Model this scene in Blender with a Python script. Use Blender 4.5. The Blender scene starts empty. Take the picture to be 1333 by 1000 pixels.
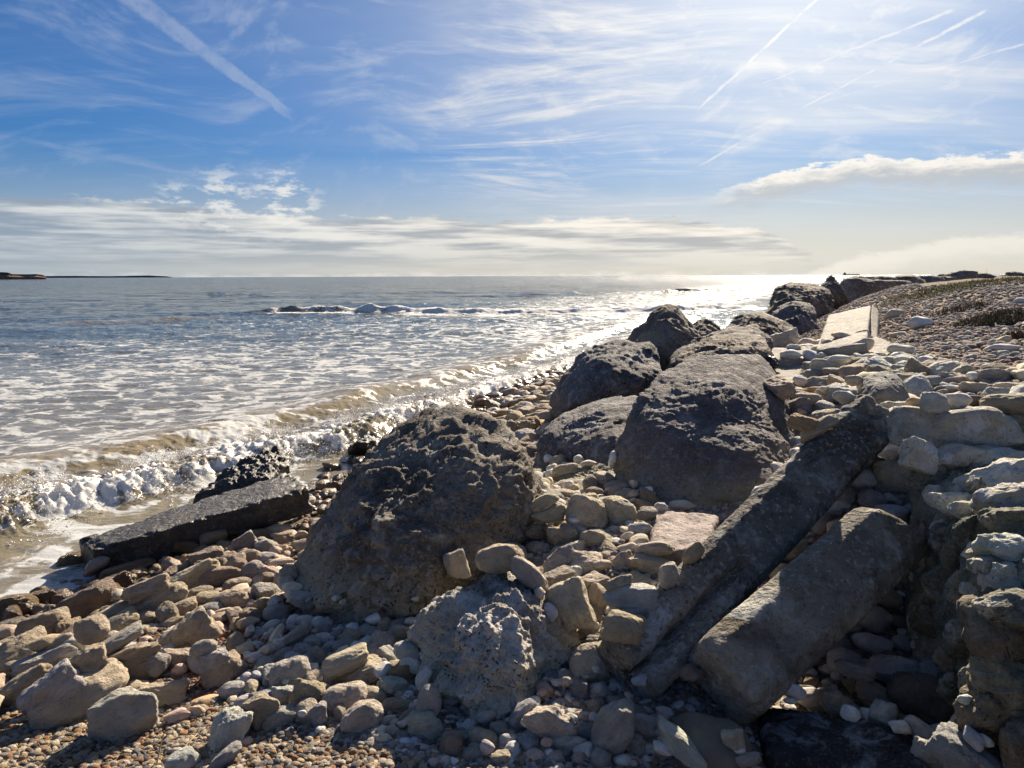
import bpy, bmesh, math, random
import numpy as np
from mathutils import Vector, Matrix, Euler
random.seed(7); rng = np.random.default_rng(7)
S = bpy.context.scene
C = S.collection
rad = math.radians
# ------------------------------------------------------------------ camera
EYE = 2.3
PITCH, ROLL, FOC = rad(8.3), rad(-0.2), 963.0
cam_d = bpy.data.cameras.new('camera'); cam = bpy.data.objects.new('camera', cam_d); C.objects.link(cam)
cam_d.sensor_width = 36; cam_d.lens = 36*FOC/1333; cam_d.clip_start = 0.05; cam_d.clip_end = 60000
CM = Matrix.Rotation(math.pi/2-PITCH, 3, 'X') @ Matrix.Rotation(ROLL, 3, 'Z')
cam.matrix_world = Matrix.Translation((0, 0, EYE)) @ CM.to_4x4()
S.camera = cam
def ray(px, py):
    return (CM @ Vector(((px-666.5)/FOC, -(py-500)/FOC, -1))).normalized()
def azel(px, py):
    d = ray(px, py); return math.degrees(math.atan2(d.x, d.y)), math.degrees(math.asin(d.z))
# ------------------------------------------------------------------ light
SUN_AZ, SUN_EL = 20.5, 27.0
S.view_settings.view_transform = 'Standard'; S.view_settings.look = 'None'
S.view_settings.exposure = 1.25; S.view_settings.gamma = 1.0; S.view_settings.use_curve_mapping = False
S.cycles.use_denoising = True; S.cycles.max_bounces = 6; S.cycles.diffuse_bounces = 3; S.cycles.glossy_bounces = 3
S.cycles.sample_clamp_indirect = 4.0; S.cycles.sample_clamp_direct = 30.0
sd = bpy.data.lights.new('sun', 'SUN'); sd.energy = 5.0; sd.angle = rad(0.53); sd.color = (1.0, 0.86, 0.68)
sun = bpy.data.objects.new('sun', sd); C.objects.link(sun)
sv = Vector((math.sin(rad(SUN_AZ))*math.cos(rad(SUN_EL)), math.cos(rad(SUN_AZ))*math.cos(rad(SUN_EL)), math.sin(rad(SUN_EL))))
sun.rotation_euler = sv.to_track_quat('Z', 'Y').to_euler(); sun.location = (0, 0, 30)

class G:
    """small node-graph writer"""
    def __init__(s, tree): s.t = tree; s.n = tree.nodes; s.l = tree.links
    def new(s, ty, **kw):
        n = s.n.new(ty)
        for k, v in kw.items(): setattr(n, k, v)
        return n
    def put(s, sock, v):
        if v is None: return
        if hasattr(v, 'is_output') or isinstance(v, bpy.types.NodeSocket): s.l.new(v, sock)
        elif isinstance(v, (int, float)):
            try: sock.default_value = v
            except TypeError: sock.default_value = (v, v, v, 1)[:len(sock.default_value)]
        else:
            v = tuple(v)
            if len(sock.default_value) == 4 and len(v) == 3: v = v+(1,)
            sock.default_value = v
    def m(s, op, a, b=None, c=None, clamp=False):
        n = s.new('ShaderNodeMath', operation=op, use_clamp=clamp)
        for i, v in enumerate((a, b, c)):
            if v is not None: s.put(n.inputs[i], v)
        return n.outputs[0]
    def v(s, op, a, b=None, c=None):
        n = s.new('ShaderNodeVectorMath', operation=op)
        for i, x in enumerate((a, b, c)):
            if x is not None: s.put(n.inputs[i], x)
        return n.outputs['Value'] if op in ('DOT_PRODUCT', 'LENGTH', 'DISTANCE') else n.outputs[0]
    def scl(s, a, k):
        n = s.new('ShaderNodeVectorMath', operation='SCALE'); s.put(n.inputs[0], a); s.put(n.inputs['Scale'], k); return n.outputs[0]
    def xyz(s, x, y, z):
        n = s.new('ShaderNodeCombineXYZ')
        for i, q in enumerate((x, y, z)): s.put(n.inputs[i], q)
        return n.outputs[0]
    def sep(s, a):
        n = s.new('ShaderNodeSeparateXYZ'); s.put(n.inputs[0], a); return n.outputs
    def noise(s, vec, scale, det=4, rough=0.55, dist=0, col=False, lac=2.0):
        n = s.new('ShaderNodeTexNoise'); s.put(n.inputs['Vector'], vec); s.put(n.inputs['Scale'], scale)
        s.put(n.inputs['Detail'], det); s.put(n.inputs['Roughness'], rough); s.put(n.inputs['Distortion'], dist); s.put(n.inputs['Lacunarity'], lac)
        return n.outputs['Color' if col else 'Fac']
    def vor(s, vec, scale, feature='F1', rnd=1.0, out='Distance', smooth=None):
        n = s.new('ShaderNodeTexVoronoi', feature=feature); s.put(n.inputs['Vector'], vec); s.put(n.inputs['Scale'], scale); s.put(n.inputs['Randomness'], rnd)
        if smooth is not None: s.put(n.inputs['Smoothness'], smooth)
        return n.outputs[out]
    def mr(s, x, a, b, c=0.0, d=1.0, kind='SMOOTHSTEP'):
        n = s.new('ShaderNodeMapRange', interpolation_type=kind); s.put(n.inputs[0], x)
        for i, q in enumerate((a, b, c, d)): s.put(n.inputs[i+1], q)
        return n.outputs[0]
    def mix(s, f, a, b, kind='MIX'):
        n = s.new('ShaderNodeMix', data_type='RGBA', blend_type=kind); s.put(n.inputs[0], f); s.put(n.inputs[6], a); s.put(n.inputs[7], b); return n.outputs[2]
    def ramp(s, f, stops, interp='LINEAR'):
        n = s.new('ShaderNodeValToRGB'); n.color_ramp.interpolation = interp; e = n.color_ramp.elements
        while len(e) < len(stops): e.new(0.5)
        for k, (p, c) in enumerate(stops):
            e[k].position = p; e[k].color = (c, c, c, 1) if isinstance(c, (int, float)) else tuple(c)+(1,)
        s.put(n.inputs[0], f); return n.outputs[0]
    def bump(s, h, strength, dist, normal=None):
        n = s.new('ShaderNodeBump'); s.put(n.inputs['Height'], h); s.put(n.inputs['Strength'], strength); s.put(n.inputs['Distance'], dist)
        if normal is not None: s.put(n.inputs['Normal'], normal)
        return n.outputs[0]

# ------------------------------------------------------------------ sky
world = bpy.data.worlds.new('World'); S.world = world; world.use_nodes = True
world.cycles.sampling_method = 'MANUAL'; world.cycles.sample_map_resolution = 1024
g = G(world.node_tree); g.n.clear()
tc = g.new('ShaderNodeTexCoord').outputs['Generated']
d = g.v('NORMALIZE', tc); dx, dy, dz = g.sep(d)
sky = g.new('ShaderNodeTexSky', sky_type='NISHITA'); sky.sun_disc = False
sky.sun_elevation = rad(SUN_EL); sky.sun_rotation = rad(SUN_AZ); sky.altitude = 0; sky.air_density = 1.0; sky.dust_density = 0.3; sky.ozone_density = 3.0
g.put(sky.inputs[0], d) if len(sky.inputs) else None
SKY_K = 0.055
az = g.m('MULTIPLY', g.m('ARCTAN2', dx, dy), 57.2958); el = g.m('MULTIPLY', g.m('ARCSINE', dz), 57.2958)
sundot = g.m('MAXIMUM', g.v('DOT_PRODUCT', d, tuple(sv)), 0)
glow = g.m('POWER', sundot, 9.0)
zc = g.m('ADD', g.m('MAXIMUM', dz, 0), 0.10)
pl = g.xyz(g.m('DIVIDE', dx, zc), g.m('DIVIDE', dy, zc), 0.0)
def blob(px, py, r, soft=0.6):
    c = ray(px, py); rr = r/FOC
    return g.mr(g.v('DISTANCE', d, tuple(c)), rr*(1-soft), rr, 1.0, 0.0)
def rot(vec, deg, sx, sy, off=0):
    n = g.new('ShaderNodeMapping'); g.put(n.inputs[0], vec); n.inputs['Rotation'].default_value = (0, 0, rad(deg)); n.inputs['Scale'].default_value = (sx, sy, 1); n.inputs['Location'].default_value = (off, off*0.7, 0)
    return n.outputs[0]
def mx(*a):
    r = a[0]
    for b in a[1:]: r = g.m('MAXIMUM', r, b)
    return r
ae = g.xyz(az, el, 0.0)
wv = g.v('SUBTRACT', g.noise(pl, 0.7, 1.0, 0.4, 0, True), (0.5, 0.5, 0.5))
plw = g.v('ADD', pl, g.scl(wv, 1.1)); plw2 = g.v('ADD', pl, g.scl(wv, 0.35))
# cirrus: fibrous noise, different lie in each part of the sky
def fib(deg, sx, sy, off, sc=1.0, lo=0.5, hi=0.8, w=plw, cur=0.0):
    f = g.noise(rot(w, deg, sx, sy, off), sc, 9, 0.66, cur)
    return g.mr(f, lo, hi)
c1 = g.m('MULTIPLY', fib(-20, 0.30, 2.6, 3.0, 1.0, 0.50, 0.80, plw2), blob(150, 120, 300, 0.9))
c2 = g.m('MULTIPLY', fib(35, 0.45, 2.2, 9.0, 1.5, 0.46, 0.80), blob(770, 120, 300, 0.75))
c3 = g.m('MULTIPLY', fib(70, 0.6, 2.0, 5.0, 1.3, 0.45, 0.74, plw, 1.1), blob(690, 150, 190, 0.8))
c4 = g.m('MULTIPLY', fib(12, 0.3, 2.0, 1.0, 1.3, 0.44, 0.82, plw2), blob(1180, 120, 480, 0.9))
aew = g.v('ADD', ae, g.scl(g.v('SUBTRACT', g.noise(ae, 0.07, 1, 0.4, 0, True), (0.5, 0.5, 0.5)), 9.0))
c5 = g.m('MULTIPLY', g.mr(g.noise(rot(aew, 8, 0.07, 0.75, 2), 1.0, 7, 0.6), 0.47, 0.75), g.mr(el, 3.0, 8.0))
veil = g.m('MULTIPLY', g.mr(g.noise(rot(plw, 20, 0.5, 0.9, 6), 0.8, 5, 0.6), 0.2, 0.8, 0.25, 0.9), g.m('POWER', sundot, 4.5))
cir = g.m('ADD', g.m('MULTIPLY', c1, 0.34), g.m('MULTIPLY', c2, 1.0))
cir = g.m('ADD', cir, g.m('MULTIPLY', c3, 0.8)); cir = g.m('ADD', cir, g.m('MULTIPLY', c4, 0.42)); cir = g.m('ADD', cir, g.m('MULTIPLY', c5, 0.32))
c6 = g.m('MULTIPLY', fib(50, 0.35, 1.8, 4.0, 1.3, 0.42, 0.80, plw2), g.m('MAXIMUM', g.mr(dz, 0.42, 0.62), g.mr(dy, 0.70, 0.35)))  # cirrus out of view, added to brighten the fill light
cir = g.m('ADD', cir, g.m('MULTIPLY', c6, 0.62))
cir = g.m('ADD', cir, g.m('MULTIPLY', veil, 0.78))
# contrails: great-circle strokes, frayed by noise
def trail(p, q, w0, w1, a, soft=0.5, fray=0.5):
    A, B = ray(*p), ray(*q); n = A.cross(B).normalized(); e2 = n.cross(A).normalized(); tot = math.acos(max(-1, min(1, A.dot(B))))
    t = g.m('DIVIDE', g.m('ARCTAN2', g.v('DOT_PRODUCT', d, tuple(e2)), g.v('DOT_PRODUCT', d, tuple(A))), tot)
    off = g.m('MULTIPLY', g.m('SUBTRACT', g.noise(d, 45, 5, 0.65), 0.5), 2*w0/FOC*fray)
    dist = g.m('ABSOLUTE', g.m('ADD', g.v('DOT_PRODUCT', d, tuple(n)), off))
    w = g.mr(t, 0.0, 1.0, w0/FOC, w1/FOC, 'LINEAR')
    k = g.mr(g.m('DIVIDE', dist, w), 1-soft, 1.0, 1.0, 0.0)
    ends = g.m('MULTIPLY', g.mr(t, -0.02, 0.05), g.mr(t, 0.8, 1.02, 1.0, 0.0))
    dens = g.mr(g.noise(d, 60, 4, 0.6), 0.25, 0.6, 0.55, 1.0)
    return g.m('MULTIPLY', g.m('MULTIPLY', k, ends), g.m('MULTIPLY', dens, a))
tr = mx(trail((120, -40), (404, 168), 17, 8, 0.5, 0.6, 0.35), trail((1110, -45), (886, 165), 4.2, 4.6, 0.9, 0.95, 0.7), trail((1250, 10), (960, 122), 4.4, 2.2, 0.75, 0.95, 0.8),
        trail((1290, 10), (1008, 160), 4.0, 3.0, 0.8, 0.95, 0.7), trail((1400, 38), (1020, 148), 3.4, 2.6, 0.7, 0.95, 0.7), trail((1000, 165), (900, 222), 4, 3, 0.8, 0.9, 0.4), trail((860, 200), (1010, 150), 4, 3, 0.5, 0.9, 0.5), trail((690, 255), (770, 235), 4, 3, 0.5, 0.9, 0.5),
        trail((20, 180), (370, 252), 6, 4, 0.3, 0.95, 0.6), trail((625, 235), (655, 262), 3, 3, 0.4, 0.9, 0.6), trail((735, 262), (700, 285), 3, 2, 0.4, 0.9, 0.6),
        trail((1340, 300), (1080, 330), 6, 4, 0.25, 0.95, 0.7))
cir = g.m('MINIMUM', mx(cir, tr), 0.95)
# low cloud bank and small cumulus, cut off at a ragged top
azn = g.mr(az, -60, 60, 0, 1, 'LINEAR')
def stops(pts): return [((azel(x, 350)[0]+60)/120, azel(x, y)[1]/20 if y else 0.0) for x, y in pts]
nb = g.noise(g.xyz(g.m('MULTIPLY', az, 0.55), g.m('MULTIPLY', el, 1.6), 3.0), 1.0, 7, 0.6)
nb2 = g.noise(g.xyz(g.m('MULTIPLY', az, 0.10), g.m('MULTIPLY', el, 1.3), 7.0), 1.0, 6, 0.55)
def bank(pts, ragged, soft):
    T = g.m('MULTIPLY', g.ramp(azn, stops(pts)), 20.0)
    e = g.m('ADD', g.m('SUBTRACT', T, el), g.m('MULTIPLY', g.m('SUBTRACT', nb, 0.5), ragged))
    return e, g.mr(e, 0.0, soft)
e1, b1 = bank([(-700, 225), (0, 252), (180, 258), (300, 270), (440, 282), (560, 279), (640, 287), (800, 279), (900, 282), (1000, 296), (1090, 350), (1200, 352), (1333, 350)], 2.2, 0.5)
e2, b2 = bank([(780, 350), (900, 262), (940, 240), (1000, 226), (1060, 212), (1120, 203), (1200, 205), (1333, 196), (1700, 185)], 2.4, 0.35)
b2 = g.m('MULTIPLY', g.m('MULTIPLY', b2, g.mr(e2, 0.9, 2.6, 1.0, 0.0)), g.mr(az, azel(900, 240)[0], azel(1010, 240)[0]))
b3 = g.m('MULTIPLY', g.mr(g.noise(g.xyz(g.m('MULTIPLY', az, 0.5), g.m('MULTIPLY', el, 1.2), 1.0), 1.0, 6, 0.6), 0.47, 0.62), mx(blob(290, 268, 60, 0.8), blob(370, 266, 62, 0.8), blob(230, 268, 40, 0.9)))
e4, b4 = bank([(1050, 352), (1110, 330), (1170, 320), (1240, 306), (1333, 300), (1700, 290)], 1.6, 0.5)
b4 = g.m('MULTIPLY', g.m('MULTIPLY', b4, g.mr(e4, 0.6, 2.2, 1.0, 0.0)), 0.55)
lay = g.mr(nb2, 0.38, 0.62, 0.0, 1.0)
fadeh = g.mr(el, 0.2, 2.6, 0.15, 1.0)
lit = g.mix(g.m('POWER', sundot, 3.0), (0.43, 0.47, 0.50), (0.84, 0.76, 0.64))
grey = g.mix(g.m('POWER', sundot, 3.0), (0.175, 0.235, 0.315), (0.40, 0.39, 0.37))
bankc = g.mix(g.m('MULTIPLY', lay, g.mr(e1, 1.0, 3.0, 1.0, 0.75)), grey, lit)
CLK = 0.62
hot = g.mix(glow, (0.33, 0.40, 0.54), (0.92, 0.88, 0.80))
skyc = g.mix(1.0, g.scl(sky.outputs[0], SKY_K), (0.225, 0.53, 0.90), 'MULTIPLY')
# soft roll-off of the strongly forward-scattered light round the sun (thin haze veil)
lum = g.v('DOT_PRODUCT', skyc, (0.3, 0.5, 0.2))
skyc = g.scl(skyc, g.m('DIVIDE', 1.0, g.m('ADD', 1.0, g.m('MULTIPLY', lum, 1.1))))
haze = g.mix(g.m('POWER', sundot, 2.5), (0.235, 0.315, 0.41), (0.86, 0.70, 0.47))
col = g.mix(g.mr(el, 0.0, 9.5, 0.85, 0.0), skyc, g.scl(haze, 0.72))
col = g.mix(cir, col, g.scl(hot, 0.70))
col = g.mix(g.m('MULTIPLY', g.m('MULTIPLY', b1, fadeh), 0.92), col, g.scl(bankc, 0.8))
col = g.mix(g.m('MULTIPLY', b3, 0.8), col, g.scl(lit, 0.85))
col = g.mix(g.m('MULTIPLY', b2, 0.85), col, g.scl(g.mix(g.mr(e2, 0, 1.4), lit, grey), 0.86))
col = g.mix(b4, col, g.scl(lit, 0.8))
col = g.mix(g.m('MULTIPLY', g.m('POWER', sundot, 40.0), 0.55), col, (0.80, 0.78, 0.73))
bg = g.new('ShaderNodeBackground'); g.put(bg.inputs[0], col); bg.inputs[1].default_value = 0.74
out = g.new('ShaderNodeOutputWorld'); g.l.new(bg.outputs[0], out.inputs[0])

# ------------------------------------------------------------------ numpy noise and mesh helpers
def perlin(P, seed=0):
    P = np.asarray(P, float); I = np.floor(P).astype(np.int64); F = P-I
    u = F*F*F*(F*(F*6-15)+10)
    def h(ix, iy, iz):
        n = (ix*374761393+iy*668265263+iz*2147483647+seed*1274126177) & 0xFFFFFFFF
        n = ((n ^ (n >> 13))*1274126177) & 0xFFFFFFFF; n = n ^ (n >> 16)
        return n
    r = 0
    out = np.zeros(len(P))
    for dx_ in (0, 1):
        wx = u[:, 0] if dx_ else 1-u[:, 0]
        for dy_ in (0, 1):
            wy = u[:, 1] if dy_ else 1-u[:, 1]
            for dz_ in (0, 1):
                wz = u[:, 2] if dz_ else 1-u[:, 2]
                n = h(I[:, 0]+dx_, I[:, 1]+dy_, I[:, 2]+dz_)
                gx = ((n & 255)/127.5-1); gy = (((n >> 8) & 255)/127.5-1); gz = (((n >> 16) & 255)/127.5-1)
                out += wx*wy*wz*(gx*(F[:, 0]-dx_)+gy*(F[:, 1]-dy_)+gz*(F[:, 2]-dz_))
    return out
def fbm(P, octv=4, seed=0, gain=0.5, lac=2.03, ridged=False):
    P = np.asarray(P, float); a = 1.0; s = 0; out = np.zeros(len(P))
    for k in range(octv):
        n = perlin(P, seed+k*17)
        if ridged: n = 0.5-np.abs(n)*2
        out += a*n; a *= gain; P = P*lac+11.3
    return out
def mk_mesh(name, V, F, smooth=True):
    V = np.asarray(V, np.float32); F = np.asarray(F, np.int32); me = bpy.data.meshes.new(name); k = F.shape[1]
    me.vertices.add(len(V)); me.vertices.foreach_set('co', V.ravel())
    me.loops.add(F.size); me.loops.foreach_set('vertex_index', F.ravel())
    me.polygons.add(len(F)); me.polygons.foreach_set('loop_start', np.arange(0, F.size, k, dtype=np.int32))
    me.polygons.foreach_set('use_smooth', np.full(len(F), smooth)); me.update(calc_edges=True); me.validate()
    return me
def attr(me, name, vals):
    a = me.attributes.new(name, 'FLOAT', 'POINT'); a.data.foreach_set('value', np.asarray(vals, np.float32))
def grid_faces(nu, nv, wrap=False):
    i, j = np.meshgrid(np.arange(nu if wrap else nu-1), np.arange(nv-1), indexing='ij')
    i2 = (i+1) % nu
    return np.stack([i*nv+j, i2*nv+j, i2*nv+j+1, i*nv+j+1], -1).reshape(-1, 4)
_ico = {}
def ico(n):
    if n not in _ico:
        bm = bmesh.new(); bmesh.ops.create_icosphere(bm, subdivisions=n, radius=1)
        V = np.array([v.co[:] for v in bm.verts]); F = np.array([[v.index for v in f.verts] for f in bm.faces]); bm.free()
        V /= np.linalg.norm(V, axis=1)[:, None]; _ico[n] = (V, F)
    return _ico[n]
def gauge(D, N, h, p):
    q = np.maximum(0, D @ (N/h[:, None]).T)
    return 1/np.maximum((q**p).sum(1)**(1.0/p), 0.55/np.max(h))
def link(o, parent=None):
    C.objects.link(o)
    if parent: o.parent = parent
    return o
def obj(name, me, m, parent=None, loc=(0, 0, 0)):
    o = bpy.data.objects.new(name, me); o.location = loc
    if m is not None and not me.materials: me.materials.append(m)
    return link(o, parent)
LABELS = set()
def tag(o, label, cat, group=None, kind=None):
    if label: o['label'] = label; LABELS.add(label)
    if cat: o['category'] = cat
    if group: o['group'] = group
    if kind: o['kind'] = kind
    return o
# ------------------------------------------------------------------ terrain height
_ctl = []
def cz(px, py, z):
    r = ray(px, py); t = (z-EYE)/r.z if r.z < -1e-4 else 500; _ctl.append((r.x*t, r.y*t, z))
for q in [(-150, 1000, .5), (0, 1000, .58), (300, 1000, .66), (600, 1000, .68), (900, 1000, .66), (1200, 1000, .64), (1290, 985, .64), (0, 900, .40), (150, 950, .52), (-150, 880, .2),
          (0, 830, .13), (60, 790, .03), (110, 760, -.01), (180, 735, -.01), (260, 700, .03), (330, 680, .06), (400, 655, .05), (430, 620, .0), (470, 600, .0), (560, 545, .0), (640, 515, .05), (700, 493, .03), (780, 463, .0), (900, 412, -.05), (960, 396, -.1),
          (0, 740, -.09), (0, 700, -.2), (100, 680, -.16), (0, 600, -.5), (300, 620, -.12), (300, 560, -.35), (500, 520, -.3), (600, 480, -.4), (700, 450, -.5), (850, 400, -.5), (400, 430, -1), (700, 400, -1), (0, 450, -1.2), (950, 375, -1.2), (-300, 600, -1),
          (330, 830, .45), (400, 740, .36), (300, 730, .24), (200, 830, .36), (100, 880, .40), (180, 780, .18), (500, 820, .60), (560, 960, .68), (600, 580, .22), (660, 560, .33), (700, 530, .3),
          (700, 700, .80), (760, 680, .86), (850, 680, .88), (760, 760, .80), (620, 700, .70), (780, 870, .72), (700, 620, .62), (900, 930, .68), (870, 750, .86), (940, 640, .90),
          (1000, 600, 1.05), (1040, 540, 1.22), (1000, 475, 1.25), (930, 450, 1.1), (1100, 470, 1.38), (1200, 520, 1.46), (1333, 560, 1.46), (1333, 470, 1.6), (1333, 400, 1.85), (1333, 372, 2.1), (1150, 420, 1.5), (1100, 397, 1.42), (1000, 440, .85), (960, 445, .75), (1045, 445, 1.12), (1075, 412, 1.2), (985, 404, -.08), (1000, 396, -.15), (940, 412, -.06), (1015, 388, -.25), (1040, 374, -.4), (1200, 378, 1.8), (1300, 366, 2.12), 
          (1090, 650, .95), (1020, 760, .75), (1100, 800, .72), (1180, 800, .72), (1250, 900, .66), (1150, 900, .66), (1140, 610, 1.2), (1700, 420, 1.8), (1700, 600, 1.5)]: cz(*q)  # ground by the upper post's head also raised to block sun
_ctl += [(2.15, 3.0, 1.1), (2.6, 4.2, 1.4), (2.1, 2.2, .95), (3, 2.5, 1.38), (1.95, 3.6, 1.28), (1.75, 3.95, 1.38), (0, 1.2, .8), (-2, 1, .5), (2, 1, .9), (0, -3, 1.5), (-5, -3, .3), (6, -2, 1.6), (-12, 0, -.6), (-10, -12, .3), (0, -30, 2.5), (30, -10, 2.4), (-30, -30, 1.5),  # bank points behind the posts raised so they shade the hollow
         (60, 40, 2.25), (40, 60, 2.25), (25, 35, 2.1), (44, 72, 2.2), (200, 200, 2.2), (400, 300, 2.2), (30, 82, -.9), (21, 60, -1), (9.5, 24, -.35), (15, 38, -.7), (31, 68, -.8), (52, 105, -1.2), (95, 185, -2), (50, 84, 2.2), (-40, 10, -2), (-60, 60, -3), (0, 100, -3), (20, 150, -3), (90, 250, -3), (100, 0, 2.5), (0, -300, 3), (-300, -50, -2), (300, -300, 3), (-200, 300, -4), (0, 800, -4), (400, 900, -4), (900, 500, 2.2)]
def _cf(X, Y): return np.stack([np.arctan2(X, Y)*1.0, 0.55*np.log(np.hypot(X, Y)+0.6)], -1)
_ctl = np.array(_ctl); _K = _cf(_ctl[:, 0], _ctl[:, 1])
def _phi(r): return np.where(r > 1e-9, r*r*np.log(np.maximum(r, 1e-9)), 0)
_A = _phi(np.linalg.norm(_K[:, None]-_K[None], axis=2))+np.eye(len(_K))*2e-3
_n = len(_K); _P = np.c_[np.ones(_n), _K]; _M = np.block([[_A, _P], [_P.T, np.zeros((3, 3))]])
_W = np.linalg.solve(_M, np.r_[_ctl[:, 2], 0, 0, 0])
def ground(X, Y):
    X = np.atleast_1d(np.asarray(X, float)); Y = np.atleast_1d(np.asarray(Y, float)); out = np.empty(len(X))
    for i in range(0, len(X), 40000):
        Q = _cf(X[i:i+40000], Y[i:i+40000]); R = np.linalg.norm(Q[:, None]-_K[None], axis=2)
        out[i:i+40000] = _phi(R) @ _W[:_n]+_W[_n]+Q @ _W[_n+1:]
    out = np.minimum(np.clip(out, -5, 3), np.where(Y > 30, 2.12, 3.0))
    P = np.c_[X, Y, np.zeros(len(X))]
    return out+0.05*fbm(P*0.9, 3, 5)*np.clip(np.hypot(X, Y)/4, 0.3, 1)
def gz(x, y): return float(ground(x, y)[0])
def R3(px, py, y):
    r = ray(px, py); return Vector((0, 0, EYE))+r*(y/r.y)
def Zp(px, py, z):
    r = ray(px, py); return Vector((0, 0, EYE))+r*((z-EYE)/r.z)
def hit(px, py, up=0.0, tmax=90):
    r = ray(px, py); t = np.exp(np.linspace(math.log(1.2), math.log(tmax), 260)); X, Y, Z = r.x*t, r.y*t, EYE+r.z*t
    dlt = Z-ground(X, Y)-up; k = np.argmax(dlt < 0)
    if dlt[k] >= 0: k = len(t)-1
    a = t[max(k-1, 0)]; b = t[k]; da = dlt[max(k-1, 0)]; db = dlt[k]
    tt = a+(b-a)*da/(da-db+1e-9) if k else a
    return Vector((r.x*tt, r.y*tt, EYE+r.z*tt))
# ------------------------------------------------------------------ materials
def material(name):
    m = bpy.data.materials.new(name); m.use_nodes = True; q = G(m.node_tree); q.n.clear()
    b = q.new('ShaderNodeBsdfPrincipled'); o = q.new('ShaderNodeOutputMaterial'); q.l.new(b.outputs[0], o.inputs[0]); return m, q, b
def cobble_mat(name, inst=False):
    m, q, b = material(name); pos = q.new('ShaderNodeTexCoord').outputs['Object']
    if inst:
        a = q.new('ShaderNodeAttribute', attribute_type='INSTANCER', attribute_name='tint'); tint = a.outputs['Color']
        a2 = q.new('ShaderNodeAttribute', attribute_type='INSTANCER', attribute_name='wet'); wet = a2.outputs['Fac']
        rnd = 0.0
    else:
        a = q.new('ShaderNodeObjectInfo'); tint = a.outputs['Color']; wet = q.m('SUBTRACT', 1.0, a.outputs['Alpha']); rnd = a.outputs['Random']
    p = q.v('ADD', pos, q.xyz(q.m('MULTIPLY', rnd, 40), q.m('MULTIPLY', rnd, 17), 0)) if not inst else pos
    n1 = q.noise(p, 1.3, 7, 0.66); n2 = q.noise(p, 7, 6, 0.68); n3 = q.noise(p, 24, 4, 0.7); n4 = q.noise(p, 2.6, 5, 0.6, 0.6)
    c = q.mix(q.mr(n1, 0.36, 0.64), q.scl(tint, 0.80), q.scl(tint, 1.08))
    c = q.mix(q.mr(n4, 0.54, 0.70, 0, 0.38), c, q.mix(1.0, c, (1.0, 0.76, 0.50), 'MULTIPLY'))
    c = q.mix(q.mr(n4, 0.30, 0.44, 0.5, 0), c, q.mix(1.0, c, (0.74, 0.76, 0.78), 'MULTIPLY'))
    c = q.mix(q.mr(n2, 0.32, 0.46, 0.4, 0.0), c, q.scl(c, 0.5))
    c = q.mix(q.mr(n2, 0.60, 0.72, 0.0, 0.5), c, (0.56, 0.53, 0.47))
    c = q.mix(q.mr(n3, 0.34, 0.46, 0.45, 0), c, q.scl(c, 0.45)); c = q.mix(q.mr(n3, 0.58, 0.68, 0, 0.4), c, (0.70, 0.66, 0.58))
    sp = q.vor(q.v('ADD', p, q.scl(q.v('SUBTRACT', q.noise(p, 3, 3, 0.6, 0, True), (0.5, 0.5, 0.5)), 0.5)), 4.5, 'F1'); pm = q.mr(q.noise(p, 1.1, 2, 0.5), 0.48, 0.62)
    hole = q.m('MULTIPLY', q.mr(sp, 0.07, 0.17, 1.0, 0.0), pm); c = q.mix(q.m('MULTIPLY', hole, 0.75), c, (0.05, 0.042, 0.035))
    c = q.mix(wet, c, q.mix(1.0, c, (0.46, 0.40, 0.33), 'MULTIPLY'))
    q.put(b.inputs['Base Color'], c); q.put(b.inputs['Roughness'], q.mr(wet, 0, 1, 0.9, 0.25)); b.inputs['Specular IOR Level'].default_value = 0.3
    h = q.m('ADD', q.m('MULTIPLY', n1, 1.2), q.m('MULTIPLY', n2, 0.7)); h = q.m('ADD', h, q.m('MULTIPLY', n3, 0.25)); h = q.m('ADD', h, q.m('MULTIPLY', n4, 0.9)); h = q.m('SUBTRACT', h, q.m('MULTIPLY', hole, 0.5))
    q.put(b.inputs['Normal'], q.bump(h, 0.85, 0.07 if not inst else 0.008))
    return m
M_cob = cobble_mat('weathered_limestone'); M_gravel = cobble_mat('gravel_stone', True)
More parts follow.
